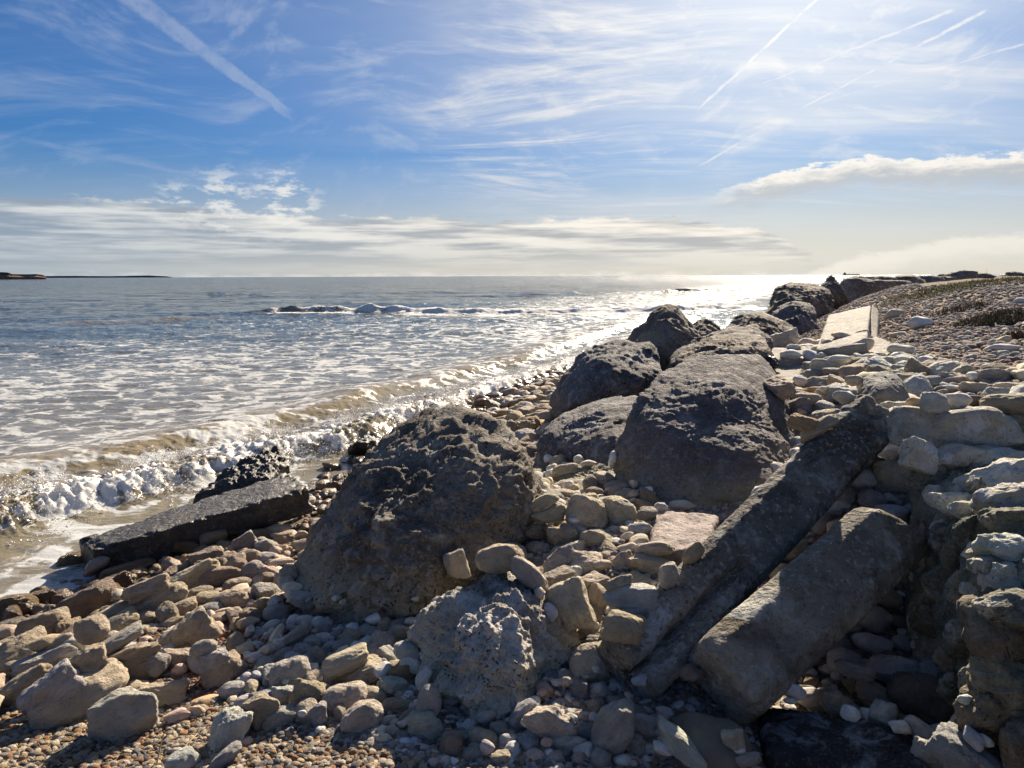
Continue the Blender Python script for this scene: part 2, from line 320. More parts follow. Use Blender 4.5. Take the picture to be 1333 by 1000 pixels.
def rock_mat(name, dark, mid, light, ochre, zoch=None, scale=1.0, pit=0.6, lich=0.3, rough=0.85, bump=1.0, bluish=0.0, wet=0.0, stain=0.35):
    m, q, b = material(name); geo = q.new('ShaderNodeNewGeometry'); pos = geo.outputs['Position']
    p = q.scl(pos, scale)
    w = q.v('ADD', p, q.scl(q.v('SUBTRACT', q.noise(p, 2.2, 4, 0.6, 0, True), (0.5, 0.5, 0.5)), 0.5))
    n1 = q.noise(w, 1.7, 7, 0.62); n2 = q.noise(p, 16, 6, 0.68); n3 = q.noise(w, 5, 6, 0.6); n4 = q.noise(p, 55, 4, 0.65)
    c = q.mix(q.mr(n1, 0.38, 0.62), dark, mid)
    c = q.mix(q.m('MULTIPLY', q.mr(n3, 0.50, 0.66), 0.7), c, light)
    if zoch is not None:
        z = q.sep(pos)[2]; k = q.mr(q.m('ADD', z, q.m('MULTIPLY', q.m('SUBTRACT', n1, 0.5), 0.5)), zoch-0.20, zoch+0.14, 0.62, 0.0); c = q.mix(k, c, ochre)
    else: c = q.mix(q.mr(n1, 0.60, 0.72, 0, 0.7), c, ochre)
    c = q.mix(q.mr(n2, 0.52, 0.70, 0, lich), c, (0.42, 0.40, 0.35))
    c = q.mix(q.mr(n4, 0.56, 0.70, 0, lich*0.9), c, (0.50, 0.48, 0.42))
    c = q.mix(q.mr(n4, 0.30, 0.44, 0.75, 0), c, q.scl(c, 0.35))
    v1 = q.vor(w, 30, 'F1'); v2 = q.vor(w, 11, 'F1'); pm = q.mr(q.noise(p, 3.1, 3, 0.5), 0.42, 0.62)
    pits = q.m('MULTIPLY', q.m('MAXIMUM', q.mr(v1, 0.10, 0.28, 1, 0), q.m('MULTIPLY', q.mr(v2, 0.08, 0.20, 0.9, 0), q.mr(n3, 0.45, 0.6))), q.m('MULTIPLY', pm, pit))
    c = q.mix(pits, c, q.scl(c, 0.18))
    st_ = q.noise(w, 0.9, 6, 0.62); st2 = q.noise(w, 2.6, 6, 0.66)
    c = q.mix(q.mr(st_, 0.50, 0.64, 0, stain), c, q.scl(c, 0.38)); c = q.mix(q.mr(st2, 0.55, 0.68, 0, stain*0.8), c, q.mix(1.0, c, (0.52, 0.42, 0.30), 'MULTIPLY'))
    c = q.mix(q.mr(st2, 0.28, 0.40, stain*0.75, 0), c, q.scl(c, 1.9))
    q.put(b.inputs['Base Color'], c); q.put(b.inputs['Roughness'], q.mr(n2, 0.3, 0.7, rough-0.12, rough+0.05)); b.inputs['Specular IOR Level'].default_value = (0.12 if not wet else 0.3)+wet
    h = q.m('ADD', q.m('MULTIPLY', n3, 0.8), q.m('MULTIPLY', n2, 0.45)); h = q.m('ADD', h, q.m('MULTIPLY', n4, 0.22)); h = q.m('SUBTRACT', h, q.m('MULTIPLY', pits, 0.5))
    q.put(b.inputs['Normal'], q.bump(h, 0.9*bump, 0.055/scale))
    return m
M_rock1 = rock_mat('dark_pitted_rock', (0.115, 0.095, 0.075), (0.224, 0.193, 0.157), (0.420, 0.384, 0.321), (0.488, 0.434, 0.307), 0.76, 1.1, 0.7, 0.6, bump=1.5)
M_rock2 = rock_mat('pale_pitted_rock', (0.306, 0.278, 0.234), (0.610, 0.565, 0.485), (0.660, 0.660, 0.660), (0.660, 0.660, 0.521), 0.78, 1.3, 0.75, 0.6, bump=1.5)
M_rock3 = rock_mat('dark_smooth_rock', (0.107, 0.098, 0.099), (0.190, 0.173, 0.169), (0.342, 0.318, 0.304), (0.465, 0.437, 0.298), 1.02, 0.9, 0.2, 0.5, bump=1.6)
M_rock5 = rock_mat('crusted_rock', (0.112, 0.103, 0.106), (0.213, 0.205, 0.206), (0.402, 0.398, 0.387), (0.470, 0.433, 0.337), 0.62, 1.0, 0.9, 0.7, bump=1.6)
M_rock4 = rock_mat('brown_far_rock', (0.110, 0.092, 0.076), (0.221, 0.184, 0.148), (0.398, 0.331, 0.257), (0.412, 0.324, 0.221), None, 0.5, 0.5, 0.4, bump=1.5)
M_post = rock_mat('lichened_concrete', (0.109, 0.096, 0.080), (0.323, 0.293, 0.242), (0.539, 0.539, 0.527), (0.440, 0.359, 0.221), None, 0.8, 0.25, 1.0, bump=1.6, stain=0.8)
M_post2 = rock_mat('rough_concrete', (0.193, 0.169, 0.132), (0.419, 0.362, 0.275), (0.592, 0.592, 0.515), (0.532, 0.427, 0.267), None, 0.8, 0.2, 1.0, bump=1.6, stain=0.8)
M_wall = rock_mat('mossy_mortar', (0.130, 0.130, 0.098), (0.324, 0.313, 0.238), (0.647, 0.604, 0.497), (0.454, 0.420, 0.216), None, 1.6, 0.5, 0.7, bump=1.6)
M_cap = rock_mat('pale_capstone', (0.431, 0.378, 0.297), (0.660, 0.656, 0.539), (0.660, 0.660, 0.660), (0.431, 0.395, 0.180), None, 1.3, 0.25, 0.5, bump=1.4)
M_black = rock_mat('wet_black_slab', (.018, .015, .012), (.04, .033, .026), (.09, .076, .058), (.12, .09, .045), None, 1.4, 0.8, 0.22, 0.5, 1.1, 0, 0.2)
M_plate = rock_mat('purple_brown_slab', (0.251, 0.206, 0.189), (0.359, 0.297, 0.270), (0.485, 0.414, 0.378), (0.395, 0.323, 0.251), None, 1.4, 0.3, 0.25)
M_conc = rock_mat('pale_beach_concrete', (0.250, 0.229, 0.198), (0.344, 0.313, 0.266), (0.383, 0.383, 0.354), (0.313, 0.271, 0.198), None, 1.6, 0.35, 0.35)
def simple_mat(name, col, rough=0.8, var=0.3, scale=8):
    m, q, b = material(name); p = q.new('ShaderNodeNewGeometry').outputs['Position']; n = q.noise(p, scale, 4, 0.6)
    q.put(b.inputs['Base Color'], q.mix(q.mr(n, 0.3, 0.7), tuple(c*(1-var) for c in col), tuple(c*(1+var) for c in col))); b.inputs['Roughness'].default_value = rough; return m
# ------------------------------------------------------------------ ground sheet
azs = np.r_[np.linspace(-180, -46, 34)[:-1], np.linspace(-46, 44, 350), np.linspace(44, 180, 34)[1:-1]]
ds = np.r_[0.02, 0.5, np.exp(np.linspace(math.log(1.0), math.log(110), 360)), np.exp(np.linspace(math.log(125), math.log(30000), 22))]
Az, Dd = np.meshgrid(np.radians(azs), ds, indexing='ij'); X = (np.sin(Az)*Dd).ravel(); Y = (np.cos(Az)*Dd).ravel(); Z = ground(X, Y)
near = np.clip(1.5-np.hypot(X, Y)/30, 0, 1)
Z = Z+near*(0.012*fbm(np.c_[X, Y, Z*0]*6, 3, 3)+0.010*np.abs(perlin(np.c_[X, Y, Z*0]*22, 9)))
me = mk_mesh('shingle_beach', np.c_[X, Y, Z], grid_faces(len(azs), len(ds), True))
m, q, b = material('shingle_and_sand'); pos = q.new('ShaderNodeNewGeometry').outputs['Position']; z = q.sep(pos)[2]
n1 = q.noise(pos, 1.4, 5, 0.6); n2 = q.noise(pos, 14, 5, 0.65)
vc = q.vor(pos, 34, 'F1', 1, 'Color'); vd = q.vor(pos, 34, 'F1'); vc2 = q.vor(pos, 80, 'F1', 1, 'Color'); vd2 = q.vor(pos, 80, 'F1')
def pal(vcol, qq): return q.ramp(q.sep(vcol)[0], [(0, (.10, .06, .035)), (.25, (.22, .14, .08)), (.45, (.30, .235, .16)), (.65, (.36, .30, .22)), (.8, (.20, .19, .18)), (.93, (.42, .38, .32)), (1, (.26, .11, .05))])
c = q.mix(q.mr(q.m('ADD', n2, q.m('MULTIPLY', n1, 0.4)), 0.62, 0.78, 0, 1), pal(vc2, q), pal(vc, q))
c = q.mix(q.mr(n2, 0.35, 0.65, 0.35, 0.0), c, (0.17, 0.125, 0.08))
c = q.mix(q.mr(z, 1.75, 2.05), c, q.mix(q.noise(pos, 0.6, 5, 0.7), (.09, .078, .062), (.20, .18, .155)))
c = q.mix(0.55, c, q.mix(n2, (.16, .12, .08), (.40, .33, .23)))
sandk = q.mr(q.m('ADD', z, q.m('MULTIPLY', q.m('SUBTRACT', n1, 0.5), 0.5)), 0.12, 0.36, 1.0, 0.0)
c = q.mix(sandk, c, (0.20, 0.155, 0.105))
wetk = q.mr(q.m('ADD', z, q.m('MULTIPLY', q.m('SUBTRACT', n1, 0.5), 0.3)), 0.02, 0.26, 1.0, 0.0)
c = q.mix(wetk, c, q.mix(1.0, c, (0.55, 0.48, 0.42), 'MULTIPLY'))
q.put(b.inputs['Base Color'], c); q.put(b.inputs['Roughness'], q.mr(wetk, 0, 1, 0.95, 0.22)); q.put(b.inputs['Specular IOR Level'], q.mr(wetk, 0, 1, 0.05, 0.5))
h = q.m('ADD', q.m('MULTIPLY', q.mr(vd, 0, 0.6, 1, 0), q.mr(wetk, 0, 1, 1, 0.15)), q.m('ADD', q.m('MULTIPLY', q.mr(vd2, 0, 0.6, 1, 0), 0.4), q.m('MULTIPLY', q.noise(pos, 60, 5, 0.7), 1.2)))
q.put(b.inputs['Normal'], q.bump(h, 0.8, 0.012))
tag(obj('beach_ground', me, m), None, None, None, 'structure')
# ------------------------------------------------------------------ sea
def line_px(pts, z): return np.array([[Zp(x, y, z).x, Zp(x, y, z).y] for x, y in pts])
def polydist(X, Y, L):
    """signed distance (seaward positive), parameter along"""
    best = np.full(len(X), 1e9); sg = np.zeros(len(X)); par = np.zeros(len(X)); acc = 0
    for a, b_ in zip(L[:-1], L[1:]):
        e = b_-a; ln = np.hypot(*e); u = e/ln; rx, ry = X-a[0], Y-a[1]
        t = np.clip(rx*u[0]+ry*u[1], 0, ln); qx, qy = rx-t*u[0], ry-t*u[1]; dd = np.hypot(qx, qy); s = u[0]*ry-u[1]*rx
        k = dd < best; best = np.where(k, dd, best); sg = np.where(k, np.sign(s), sg); par = np.where(k, acc+t, par); acc += ln
    return best*sg, par
pys = np.concatenate([np.arange(361.2, 368, 0.25), np.arange(368, 470, 0.62), np.arange(470, 760, 0.75), np.arange(760, 900, 2)])
dep = np.array([math.tan(-math.asin(ray(666.5, p).z)) for p in pys]); dr = EYE/np.maximum(dep, 1e-4)
dr = np.concatenate([dr, np.arange(4.4, 9.0, 0.045), np.arange(44.5, 52, 0.14), np.arange(104, 112, 0.3), np.arange(84, 90, 0.3), [1500, 2500, 5000, 12000, 40000]]); dr = np.unique(np.round(dr[(dr < 40001)], 3))
sazs = np.r_[np.linspace(-180, -42, 40)[:-1], np.linspace(-42, 32, 640), np.linspace(32, 180, 50)[1:-1]]
Az, Dd = np.meshgrid(np.radians(sazs), dr, indexing='ij'); X = (np.sin(Az)*Dd).ravel(); Y = (np.cos(Az)*Dd).ravel(); R = np.hypot(X, Y)
def att(s): return np.clip(1.6-0.0011*R*R/2.3/(s), 0, 1)      # fade what the mesh cannot resolve
P = np.c_[X, Y, 0*X]
Wp = P+np.c_[perlin(P*0.08, 1), perlin(P*0.08, 2), 0*X]*3
shore_off = np.clip((R-9)/20, 0, 1)
z = 0.20*shore_off*fbm(Wp*[0.05, 0.16, 1], 2, 21)*1.6*np.clip(1.4-R/420, 0, 1)
z += 0.085*(0.15+0.85*shore_off)*fbm(Wp*[0.45, 0.9, 1], 2, 22, ridged=True)*att(3)
z += 0.030*(0.35+0.65*shore_off)*fbm(P*[1.6, 2.6, 1], 2, 23, ridged=True)*att(1.2)
z += 0.012*fbm(P*[5, 7, 1], 2, 24)*att(0.5)
# shore break
LB = line_px([(-330, 760), (-150, 705), (0, 668), (60, 655), (120, 638), (180, 625), (240, 612), (330, 590), (430, 572), (520, 545), (600, 518), (660, 500), (720, 482), (790, 455), (860, 425), (925, 400), (975, 386), (1010, 377), (1050, 369.5), (1085, 366), (1130, 363.5)], 0.15); NSPRAY = 14
s, t = polydist(X, Y, LB)
wob = 0.30*perlin(np.c_[t*0.9, 0*t, 0*t+3], 4)+0.16*perlin(np.c_[t*2.6, 0*t, 0*t+3], 5); sw = s+wob
H = (0.27+0.14*perlin(np.c_[t*0.7, 0*t, 0*t+1], 7))*np.clip(1.1-t/60, 0.55, 1)
sh = np.where(sw > 0, np.exp(-(np.maximum(sw, 0)/0.75)**2), np.exp(-(np.minimum(sw, 0)/0.27)**2))
H2 = 0.17+0.15*perlin(np.c_[t*0.5, 0*t, 0*t+8], 8)
s2 = s-1.9+0.5*perlin(np.c_[t*0.4, 0*t, 0*t+5], 9); sh2 = np.where(s2 > 0, np.exp(-(s2/1.0)**2), np.exp(-(s2/0.4)**2))
zone = np.clip(np.where(sw > 0, 1.25-sw/2.2, 1+sw/0.42), 0, 1)
lump = fbm(P*[5.5, 5.5, 1]+[0, 0, 1], 3, 31, ridged=True); lump2 = fbm(P*[17, 17, 1]+[0, 0, 1], 3, 32, gain=0.6)
lump3 = fbm(P*[9, 9, 1]+[3, 0, 1], 3, 36, gain=0.6)
z += H*sh*(0.95-0.25*lump3)+H2*sh2-zone*(0.042*lump+0.012*lump2)
calm = np.clip((-sw-0.15)/0.4, 0, 1)*np.clip((30-R)/10, 0, 1)                             # thin run-up sheet landward of the break
z = z*(1-calm)+calm*(0.012+0.010*fbm(P*[3, 3, 1], 2, 33))
jx = zone*0.06*perlin(P*8+[0, 0, 5], 41); jy = zone*0.06*perlin(P*8+[0, 0, 9], 42)
# outer breakers
def breaker(L, Hf, wsea, wsh, seed):
    s_, t_ = polydist(X, Y, L); tot = np.hypot(*(np.diff(L, axis=0).T)).sum(); u = t_/tot
    s_ = s_+0.5*perlin(np.c_[t_*0.25, 0*t_, 0*t_+1], seed)+0.18*perlin(np.c_[t_*1.1, 0*t_, 0*t_+2], seed)
    ends = np.clip(np.minimum(u, 1-u)*14, 0, 1); inside = ends
    prof = np.where(s_ > 0, np.exp(-(s_/wsea)**2), np.exp(-(s_/wsh)**2))
    hh = Hf(u)*(0.85+0.5*perlin(np.c_[t_*0.8, 0*t_, 0*t_+4], seed+1))
    return hh*prof*inside, s_, u, inside
LF = line_px([(300, 412), (340, 411), (500, 410), (600, 410), (760, 408), (900, 406), (1010, 402)], 0.0)
zf, sf, uf, inf_ = breaker(LF, lambda u: np.interp(u, [0, .08, .3, .4, 1], [.14, .42, .42, .32, .26])*(1+0.9*perlin(np.c_[u*28, 0*u, 0*u+7], 57)), 1.3, 0.42, 51)
foamf = inf_*np.exp(-((sf+0.1)/0.8)**2)*np.clip(np.interp(uf, [0, .15, .3, .45, 1], [.25, .55, .95, 1, 1])+0.9*perlin(P*[0.8, 1.4, 1], 60), 0, 1)
foamf = np.maximum(foamf, inf_*np.exp(-((sf+1.3)/0.7)**2)*np.clip(0.5+1.4*perlin(P*[0.35, 1.2, 1], 61), 0, 1))
brown = 0.6*inf_*np.exp(-((sf+0.15)/0.7)**2)*np.interp(uf, [0, .1, .35, .5, 1], [.6, 1, 1, .4, .25])
z += zf+0.05*inf_*np.exp(-(sf/0.8)**2)*fbm(P*[3, 3, 1], 2, 62)
for pts, hh, sd_ in (([(640, 384), (700, 384), (765, 383)], .42, 71), ([(850, 381), (920, 380.5), (1010, 379)], .45, 73), ([(270, 384), (350, 385)], .38, 75), ([(60, 425), (190, 420), (290, 414)], .16, 77)):
    L_ = line_px(pts, 0.0); zz, s_, u_, i_ = breaker(L_, lambda u: hh+0*u, 1.6, 0.6, sd_); z += zz; brown = np.maximum(brown, 0.7*i_*np.exp(-((s_+0.2)/0.8)**2)); foamf = np.maximum(foamf, 0.8*i_*np.exp(-((s_+0.3)/0.5)**2)*np.clip(0.2+1.2*perlin(P*[0.5, 1, 1], sd_), 0, 1))
# foam weights
crest = np.clip(np.where(sw > 0.05, np.exp(-((sw-0.05)/0.55)**2), np.exp(-((sw-0.05)/0.5)**2)), 0, 1)
patch = fbm(P*[1.2, 1.2, 1]+[0, 0, 4], 3, 81)
foam = np.clip(crest*0.85+1.15*patch*zone-0.55*lump*zone-0.4*lump2*zone-0.04, 0, 1)*np.clip(1+(sw+0.25)/0.35, 0, 1)
lace = np.clip(np.interp(s, [-6, -1.6, -0.4, 0.5, 2, 6, 12, 18, 26, 34], [.60, .66, .46, .42, .47, .49, .43, .30, .13, 0])+0.20*perlin(P*[0.25, 0.12, 1], 85), 0, 1)
lace = np.where(s > 20, lace*np.clip(0.6+1.6*perlin(P*[.06, .10, 1], 87), 0, 1), lace)
far_ = np.clip((R-30)/15, 0, 1); lace = lace*(1-far_*np.clip((-s)/2, 0, 1)); foam = np.maximum(foam*(1-0.6*far_), foamf)
me = mk_mesh('sea', np.c_[X+jx, Y+jy, z], grid_faces(len(sazs), len(dr), True))
attr(me, 'foam', foam); attr(me, 'lace', lace); attr(me, 'brown', np.maximum(brown, np.clip(sh2*1.1+sh*0.8, 0, 1)*np.clip(s+1, 0, 1)))
m, q, b = material('sea_water'); pos = q.new('ShaderNodeNewGeometry').outputs['Position']
fa = q.new('ShaderNodeAttribute', attribute_name='foam').outputs['Fac']; la = q.new('ShaderNodeAttribute', attribute_name='lace').outputs['Fac']; br = q.new('ShaderNodeAttribute', attribute_name='brown').outputs['Fac']
px_, py_, pz_ = q.sep(pos); flat = q.xyz(px_, py_, 0.0)
dist = q.v('LENGTH', flat); far = q.mr(dist, 12, 70)
wv = q.v('SUBTRACT', q.noise(flat, 0.8, 4, 0.6, 0, True), (0.5, 0.5, 0.5)); fw = q.v('ADD', flat, q.scl(wv, 1.3))
mp = q.new('ShaderNodeMapping'); q.put(mp.inputs[0], fw); mp.inputs['Rotation'].default_value = (0, 0, rad(-12)); mp.inputs['Scale'].default_value = (1.0, 1.35, 1)
fw = mp.outputs[0]
cell = q.vor(fw, 1.45, 'SMOOTH_F1', 1.0, 'Distance', 0.35); cell2 = q.vor(fw, 3.8, 'F1'); fn = q.noise(fw, 2.4, 6, 0.66)
edge = q.mr(q.vor(fw, 1.45, 'DISTANCE_TO_EDGE'), 0.0, 0.16, 1, 0)
web = q.m('ADD', q.m('ADD', q.m('MULTIPLY', cell, 0.62), q.m('MULTIPLY', edge, 0.20)), q.m('ADD', q.m('MULTIPLY', cell2, 0.35), q.m('MULTIPLY', q.m('SUBTRACT', fn, 0.5), 1.7)))
th = q.m('SUBTRACT', 1.10, q.m('MULTIPLY', la, 1.05))
lk = q.mr(q.m('SUBTRACT', web, th), -0.06, 0.20)
lk = q.m('MULTIPLY', lk, q.mr(la, 0.02, 0.15, 0, 0.85))
fk = q.mr(q.m('SUBTRACT', q.m('ADD', fa, q.m('MULTIPLY', q.m('SUBTRACT', q.noise(pos, 8, 6, 0.70), 0.5), 1.25)), 0.42), -0.06, 0.16)
fk = q.m('MULTIPLY', fk, q.mr(fa, 0.03, 0.2))
fk = q.m('MAXIMUM', fk, q.m('MULTIPLY', lk, 0.92))
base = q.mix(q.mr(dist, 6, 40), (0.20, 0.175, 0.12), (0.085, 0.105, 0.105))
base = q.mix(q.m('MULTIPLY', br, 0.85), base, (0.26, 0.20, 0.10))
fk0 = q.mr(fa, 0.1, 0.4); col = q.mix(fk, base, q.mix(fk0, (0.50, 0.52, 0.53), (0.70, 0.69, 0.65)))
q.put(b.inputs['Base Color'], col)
q.put(b.inputs['Roughness'], q.m('MAXIMUM', q.mr(dist, 8, 300, 0.05, 0.12, 'LINEAR'), q.m('MULTIPLY', fk, 0.9)))
b.inputs['IOR'].default_value = 1.33
q.put(b.inputs['Subsurface Weight'], q.m('MULTIPLY', fk, q.mr(dist, 8, 16, 0.5, 0.0))); b.inputs['Subsurface Radius'].default_value = (.06, .055, .05); b.inputs['Subsurface Scale'].default_value = 1.0
st = q.new('ShaderNodeMapping'); q.put(st.inputs[0], flat); st.inputs['Scale'].default_value = (0.6, 1.0, 1); fl2 = st.outputs[0]
w1 = q.noise(fl2, 1.3, 4, 0.6, 0.4); w2 = q.noise(fl2, 6.5, 4, 0.6, 0.3); w3 = q.noise(fl2, 0.28, 3, 0.6)
nb = q.bump(w3, q.mr(dist, 30, 120, 0.0, 1.0), 4.0)
nb = q.bump(w1, q.mr(dist, 10, 80, 0.15, 0.9), 0.6, nb); nb = q.bump(w2, q.mr(dist, 8, 70, 0.18, 0.9), 0.12, nb)
nb = q.bump(q.m('ADD', fk, q.m('MULTIPLY', q.noise(pos, 26, 4, 0.7), q.m('MULTIPLY', fk, 1.2))), q.mr(fk, 0, 0.3, 0.0, 0.3), 0.012, nb)
q.put(b.inputs['Normal'], nb)
tag(obj('sea_water', me, m), None, None, None, 'structure')
seaX, seaY, seaZ = X, Y, z
def seah(x, y):
    s_, t_ = polydist(np.atleast_1d(x), np.atleast_1d(y), LB); return s_, t_
# ------------------------------------------------------------------ instanced stuff (pebbles, spray)
def scatter(name, label, cat, pts, scl, rotn, tint, wet, mat, variants=7, sub=2, rough=0.35, kind='stuff', seedz=0):
    me = bpy.data.meshes.new(name); n = len(pts); me.vertices.add(n); me.vertices.foreach_set('co', np.asarray(pts, np.float32).ravel()); me.update()
    for nm, val in (('scl', scl), ('rotn', rotn)):
        a = me.attributes.new(nm, 'FLOAT_VECTOR', 'POINT'); a.data.foreach_set('vector', np.asarray(val, np.float32).ravel())
    a = me.attributes.new('tint', 'FLOAT_COLOR', 'POINT'); a.data.foreach_set('color', np.c_[tint, np.ones(n)].astype(np.float32).ravel())
    a = me.attributes.new('wet', 'FLOAT', 'POINT'); a.data.foreach_set('value', np.asarray(wet, np.float32))
    ng = bpy.data.node_groups.new(name+'_nodes', 'GeometryNodeTree')
    ng.interface.new_socket('Geometry', in_out='INPUT', socket_type='NodeSocketGeometry'); ng.interface.new_socket('Geometry', in_out='OUTPUT', socket_type='NodeSocketGeometry')
    N = ng.nodes; L = ng.links; gi = N.new('NodeGroupInput'); go = N.new('NodeGroupOutput')
    g2i = N.new('GeometryNodeGeometryToInstance')
    for k in range(variants):
        ic = N.new('GeometryNodeMeshIcoSphere'); ic.inputs['Radius'].default_value = 1; ic.inputs['Subdivisions'].default_value = sub
        sp = N.new('GeometryNodeSetPosition'); no = N.new('ShaderNodeTexNoise'); no.inputs['Scale'].default_value = 0.55; no.inputs['Detail'].default_value = 2.0
        ps = N.new('GeometryNodeInputPosition'); ad = N.new('ShaderNodeVectorMath'); ad.operation = 'ADD'; ad.inputs[1].default_value = (k*13.7+seedz, k*5.1, 2.2*k)
        L.new(ps.outputs[0], ad.inputs[0]); L.new(ad.outputs[0], no.inputs['Vector'])
        su = N.new('ShaderNodeVectorMath'); su.operation = 'SUBTRACT'; su.inputs[1].default_value = (.5, .5, .5); L.new(no.outputs['Color'], su.inputs[0])
        sc = N.new('ShaderNodeVectorMath'); sc.operation = 'SCALE'; sc.inputs['Scale'].default_value = rough*4; L.new(su.outputs[0], sc.inputs[0])
        L.new(ic.outputs[0], sp.inputs['Geometry']); L.new(sc.outputs[0], sp.inputs['Offset'])
        ss = N.new('GeometryNodeSetShadeSmooth'); L.new(sp.outputs[0], ss.inputs[0]); sm = N.new('GeometryNodeSetMaterial'); sm.inputs['Material'].default_value = mat; L.new(ss.outputs[0], sm.inputs[0])
        L.new(sm.outputs[0], g2i.inputs[0])
    iop = N.new('GeometryNodeInstanceOnPoints'); L.new(gi.outputs[0], iop.inputs['Points']); L.new(g2i.outputs[0], iop.inputs['Instance']); iop.inputs['Pick Instance'].default_value = True
    for nm, sock in (('scl', 'Scale'), ('rotn', 'Rotation')):
        na = N.new('GeometryNodeInputNamedAttribute'); na.data_type = 'FLOAT_VECTOR'; na.inputs['Name'].default_value = nm; L.new(na.outputs[0], iop.inputs[sock])
    ri = N.new('FunctionNodeRandomValue'); ri.data_type = 'INT'; ri.inputs['Min'].default_value = 0 if 'Min' in ri.inputs else 0
    for s_ in ri.inputs:
        if s_.name == 'Max' and s_.type == 'INT': s_.default_value = variants-1
        if s_.name == 'Min' and s_.type == 'INT': s_.default_value = 0
    for o_ in ri.outputs:
        if o_.type == 'INT': L.new(o_, iop.inputs['Instance Index'])
    L.new(iop.outputs[0], go.inputs[0])
    o = obj(name, me, mat); md = o.modifiers.new('scatter', 'NODES'); md.node_group = ng
    return tag(o, label, cat, None, kind)
# ------------------------------------------------------------------ height raster: stones settle on it
HX0, HX1, HY0, HY1, HC = -9.0, 14.0, 1.0, 26.0, 0.025
nxr, nyr = int((HX1-HX0)/HC), int((HY1-HY0)/HC)
gxs = HX0+(np.arange(nxr)+0.5)*HC; gys = HY0+(np.arange(nyr)+0.5)*HC
cx_, cy_ = np.meshgrid(gxs[::8], gys[::8], indexing='ij'); coarse = ground(cx_.ravel(), cy_.ravel()).reshape(cx_.shape)
HM = np.kron(coarse, np.ones((8, 8)))[:nxr, :nyr].astype(np.float32); HM = HM if HM.shape == (nxr, nyr) else np.pad(HM, ((0, nxr-HM.shape[0]), (0, nyr-HM.shape[1])), 'edge')
BOUL = np.zeros((nxr, nyr), bool)
def window(x0, x1, y0, y1):
    return max(0, int((x0-HX0)/HC)), min(nxr, int((x1-HX0)/HC)+1), max(0, int((y0-HY0)/HC)), min(nyr, int((y1-HY0)/HC)+1)
def stamp_mesh(V, mark=True):
    """raise the raster to the top of a mesh's vertices (dense meshes)"""
    i = ((V[:, 0]-HX0)/HC).astype(int); j = ((V[:, 1]-HY0)/HC).astype(int); k = (i >= 0) & (i < nxr) & (j >= 0) & (j < nyr)
    np.maximum.at(HM, (i[k], j[k]), V[k, 2].astype(np.float32))
    if mark: BOUL[i[k], j[k]] = True
def close_holes():
    global HM, BOUL
    for _ in range(2):
        Bn = BOUL.copy(); Bn[1:] |= BOUL[:-1]; Bn[:-1] |= BOUL[1:]; Bn[:, 1:] |= BOUL[:, :-1]; Bn[:, :-1] |= BOUL[:, 1:]
        Hn = HM.copy(); Hn[1:] = np.where(BOUL[1:], Hn[1:], np.maximum(Hn[1:], np.where(BOUL[:-1], HM[:-1], -9))); Hn[:, 1:] = np.where(BOUL[:, 1:], Hn[:, 1:], np.maximum(Hn[:, 1:], np.where(BOUL[:, :-1], HM[:, :-1], -9)))
        HM, BOUL = Hn, Bn
# ------------------------------------------------------------------ boulders
def rockify(V, c, a=(0.05, 0.022, 0.009), sc=(2.2, 7, 22), seed=0, strata=0.0, tilt=(0.3, 0.2, 1.0), blunt=False, facets=16, sfreq=9.0):
    rf = np.random.default_rng(seed+500); c = np.asarray(c)
    for _ in range(facets):                                       # broken faces: shave what stands proud of a random plane
        n_ = rf.normal(size=3); n_[2] = abs(n_[2])*0.7; n_ /= np.linalg.norm(n_); dd_ = (V-c) @ n_; s_ = dd_.max(); h_ = s_*rf.uniform(.84, .965)
        V = V-np.outer(np.maximum(dd_-h_, 0)*0.92, n_)
    N = V-np.asarray(c); ln = np.linalg.norm(N, axis=1)[:, None]; N = N/np.maximum(ln, 1e-6)
    W = V+0.10*np.c_[perlin(V*3, seed+1), perlin(V*3, seed+2), perlin(V*3, seed+3)]
    dsp = a[0]*fbm(W*sc[0], 3, seed+5)*1.4+a[1]*fbm(W*sc[1], 3, seed+9, ridged=not blunt)+a[2]*fbm(V*sc[2], 3, seed+12, gain=0.65, ridged=True)
    if strata:
        t = np.array(tilt)/np.linalg.norm(tilt); q_ = (W @ t)*sfreq+1.5*fbm(W*1.5, 2, seed+20); dsp += strata*(np.abs((q_ % 1)-0.5)*2-0.5)*np.clip(0.5+1.5*perlin(W*2, seed+21), 0, 1)
    return V+N*dsp[:, None]
def hull_gauge(pts, sub, p=18, grow=1.055):
    pts = np.array([list(v) for v in pts]); bm = bmesh.new()
    for v in pts: bm.verts.new(v)
    r = bmesh.ops.convex_hull(bm, input=bm.verts); bm.normal_update()
    c = pts.mean(0); Ns, hs = [], []
    for f in bm.faces:
        n = np.array(f.normal); hh = n @ (np.array(f.verts[0].co)-c)
        if abs(hh) < 1e-4: continue
        if hh < 0: n, hh = -n, -hh
        Ns.append(n); hs.append(max(hh, 0.02))
    bm.free(); Ns = np.array(Ns); hs = np.array(hs)
    _, idx = np.unique(np.round(Ns, 2), axis=0, return_index=True); Ns, hs = Ns[idx], hs[idx]
    D, F = ico(sub); ext = np.abs(pts-c).max(0); D2 = D*ext; D2 /= np.linalg.norm(D2, axis=1)[:, None]
    r = gauge(D2, Ns, hs, p)*grow
    return c+D2*r[:, None], F, c
BOULDERS = []
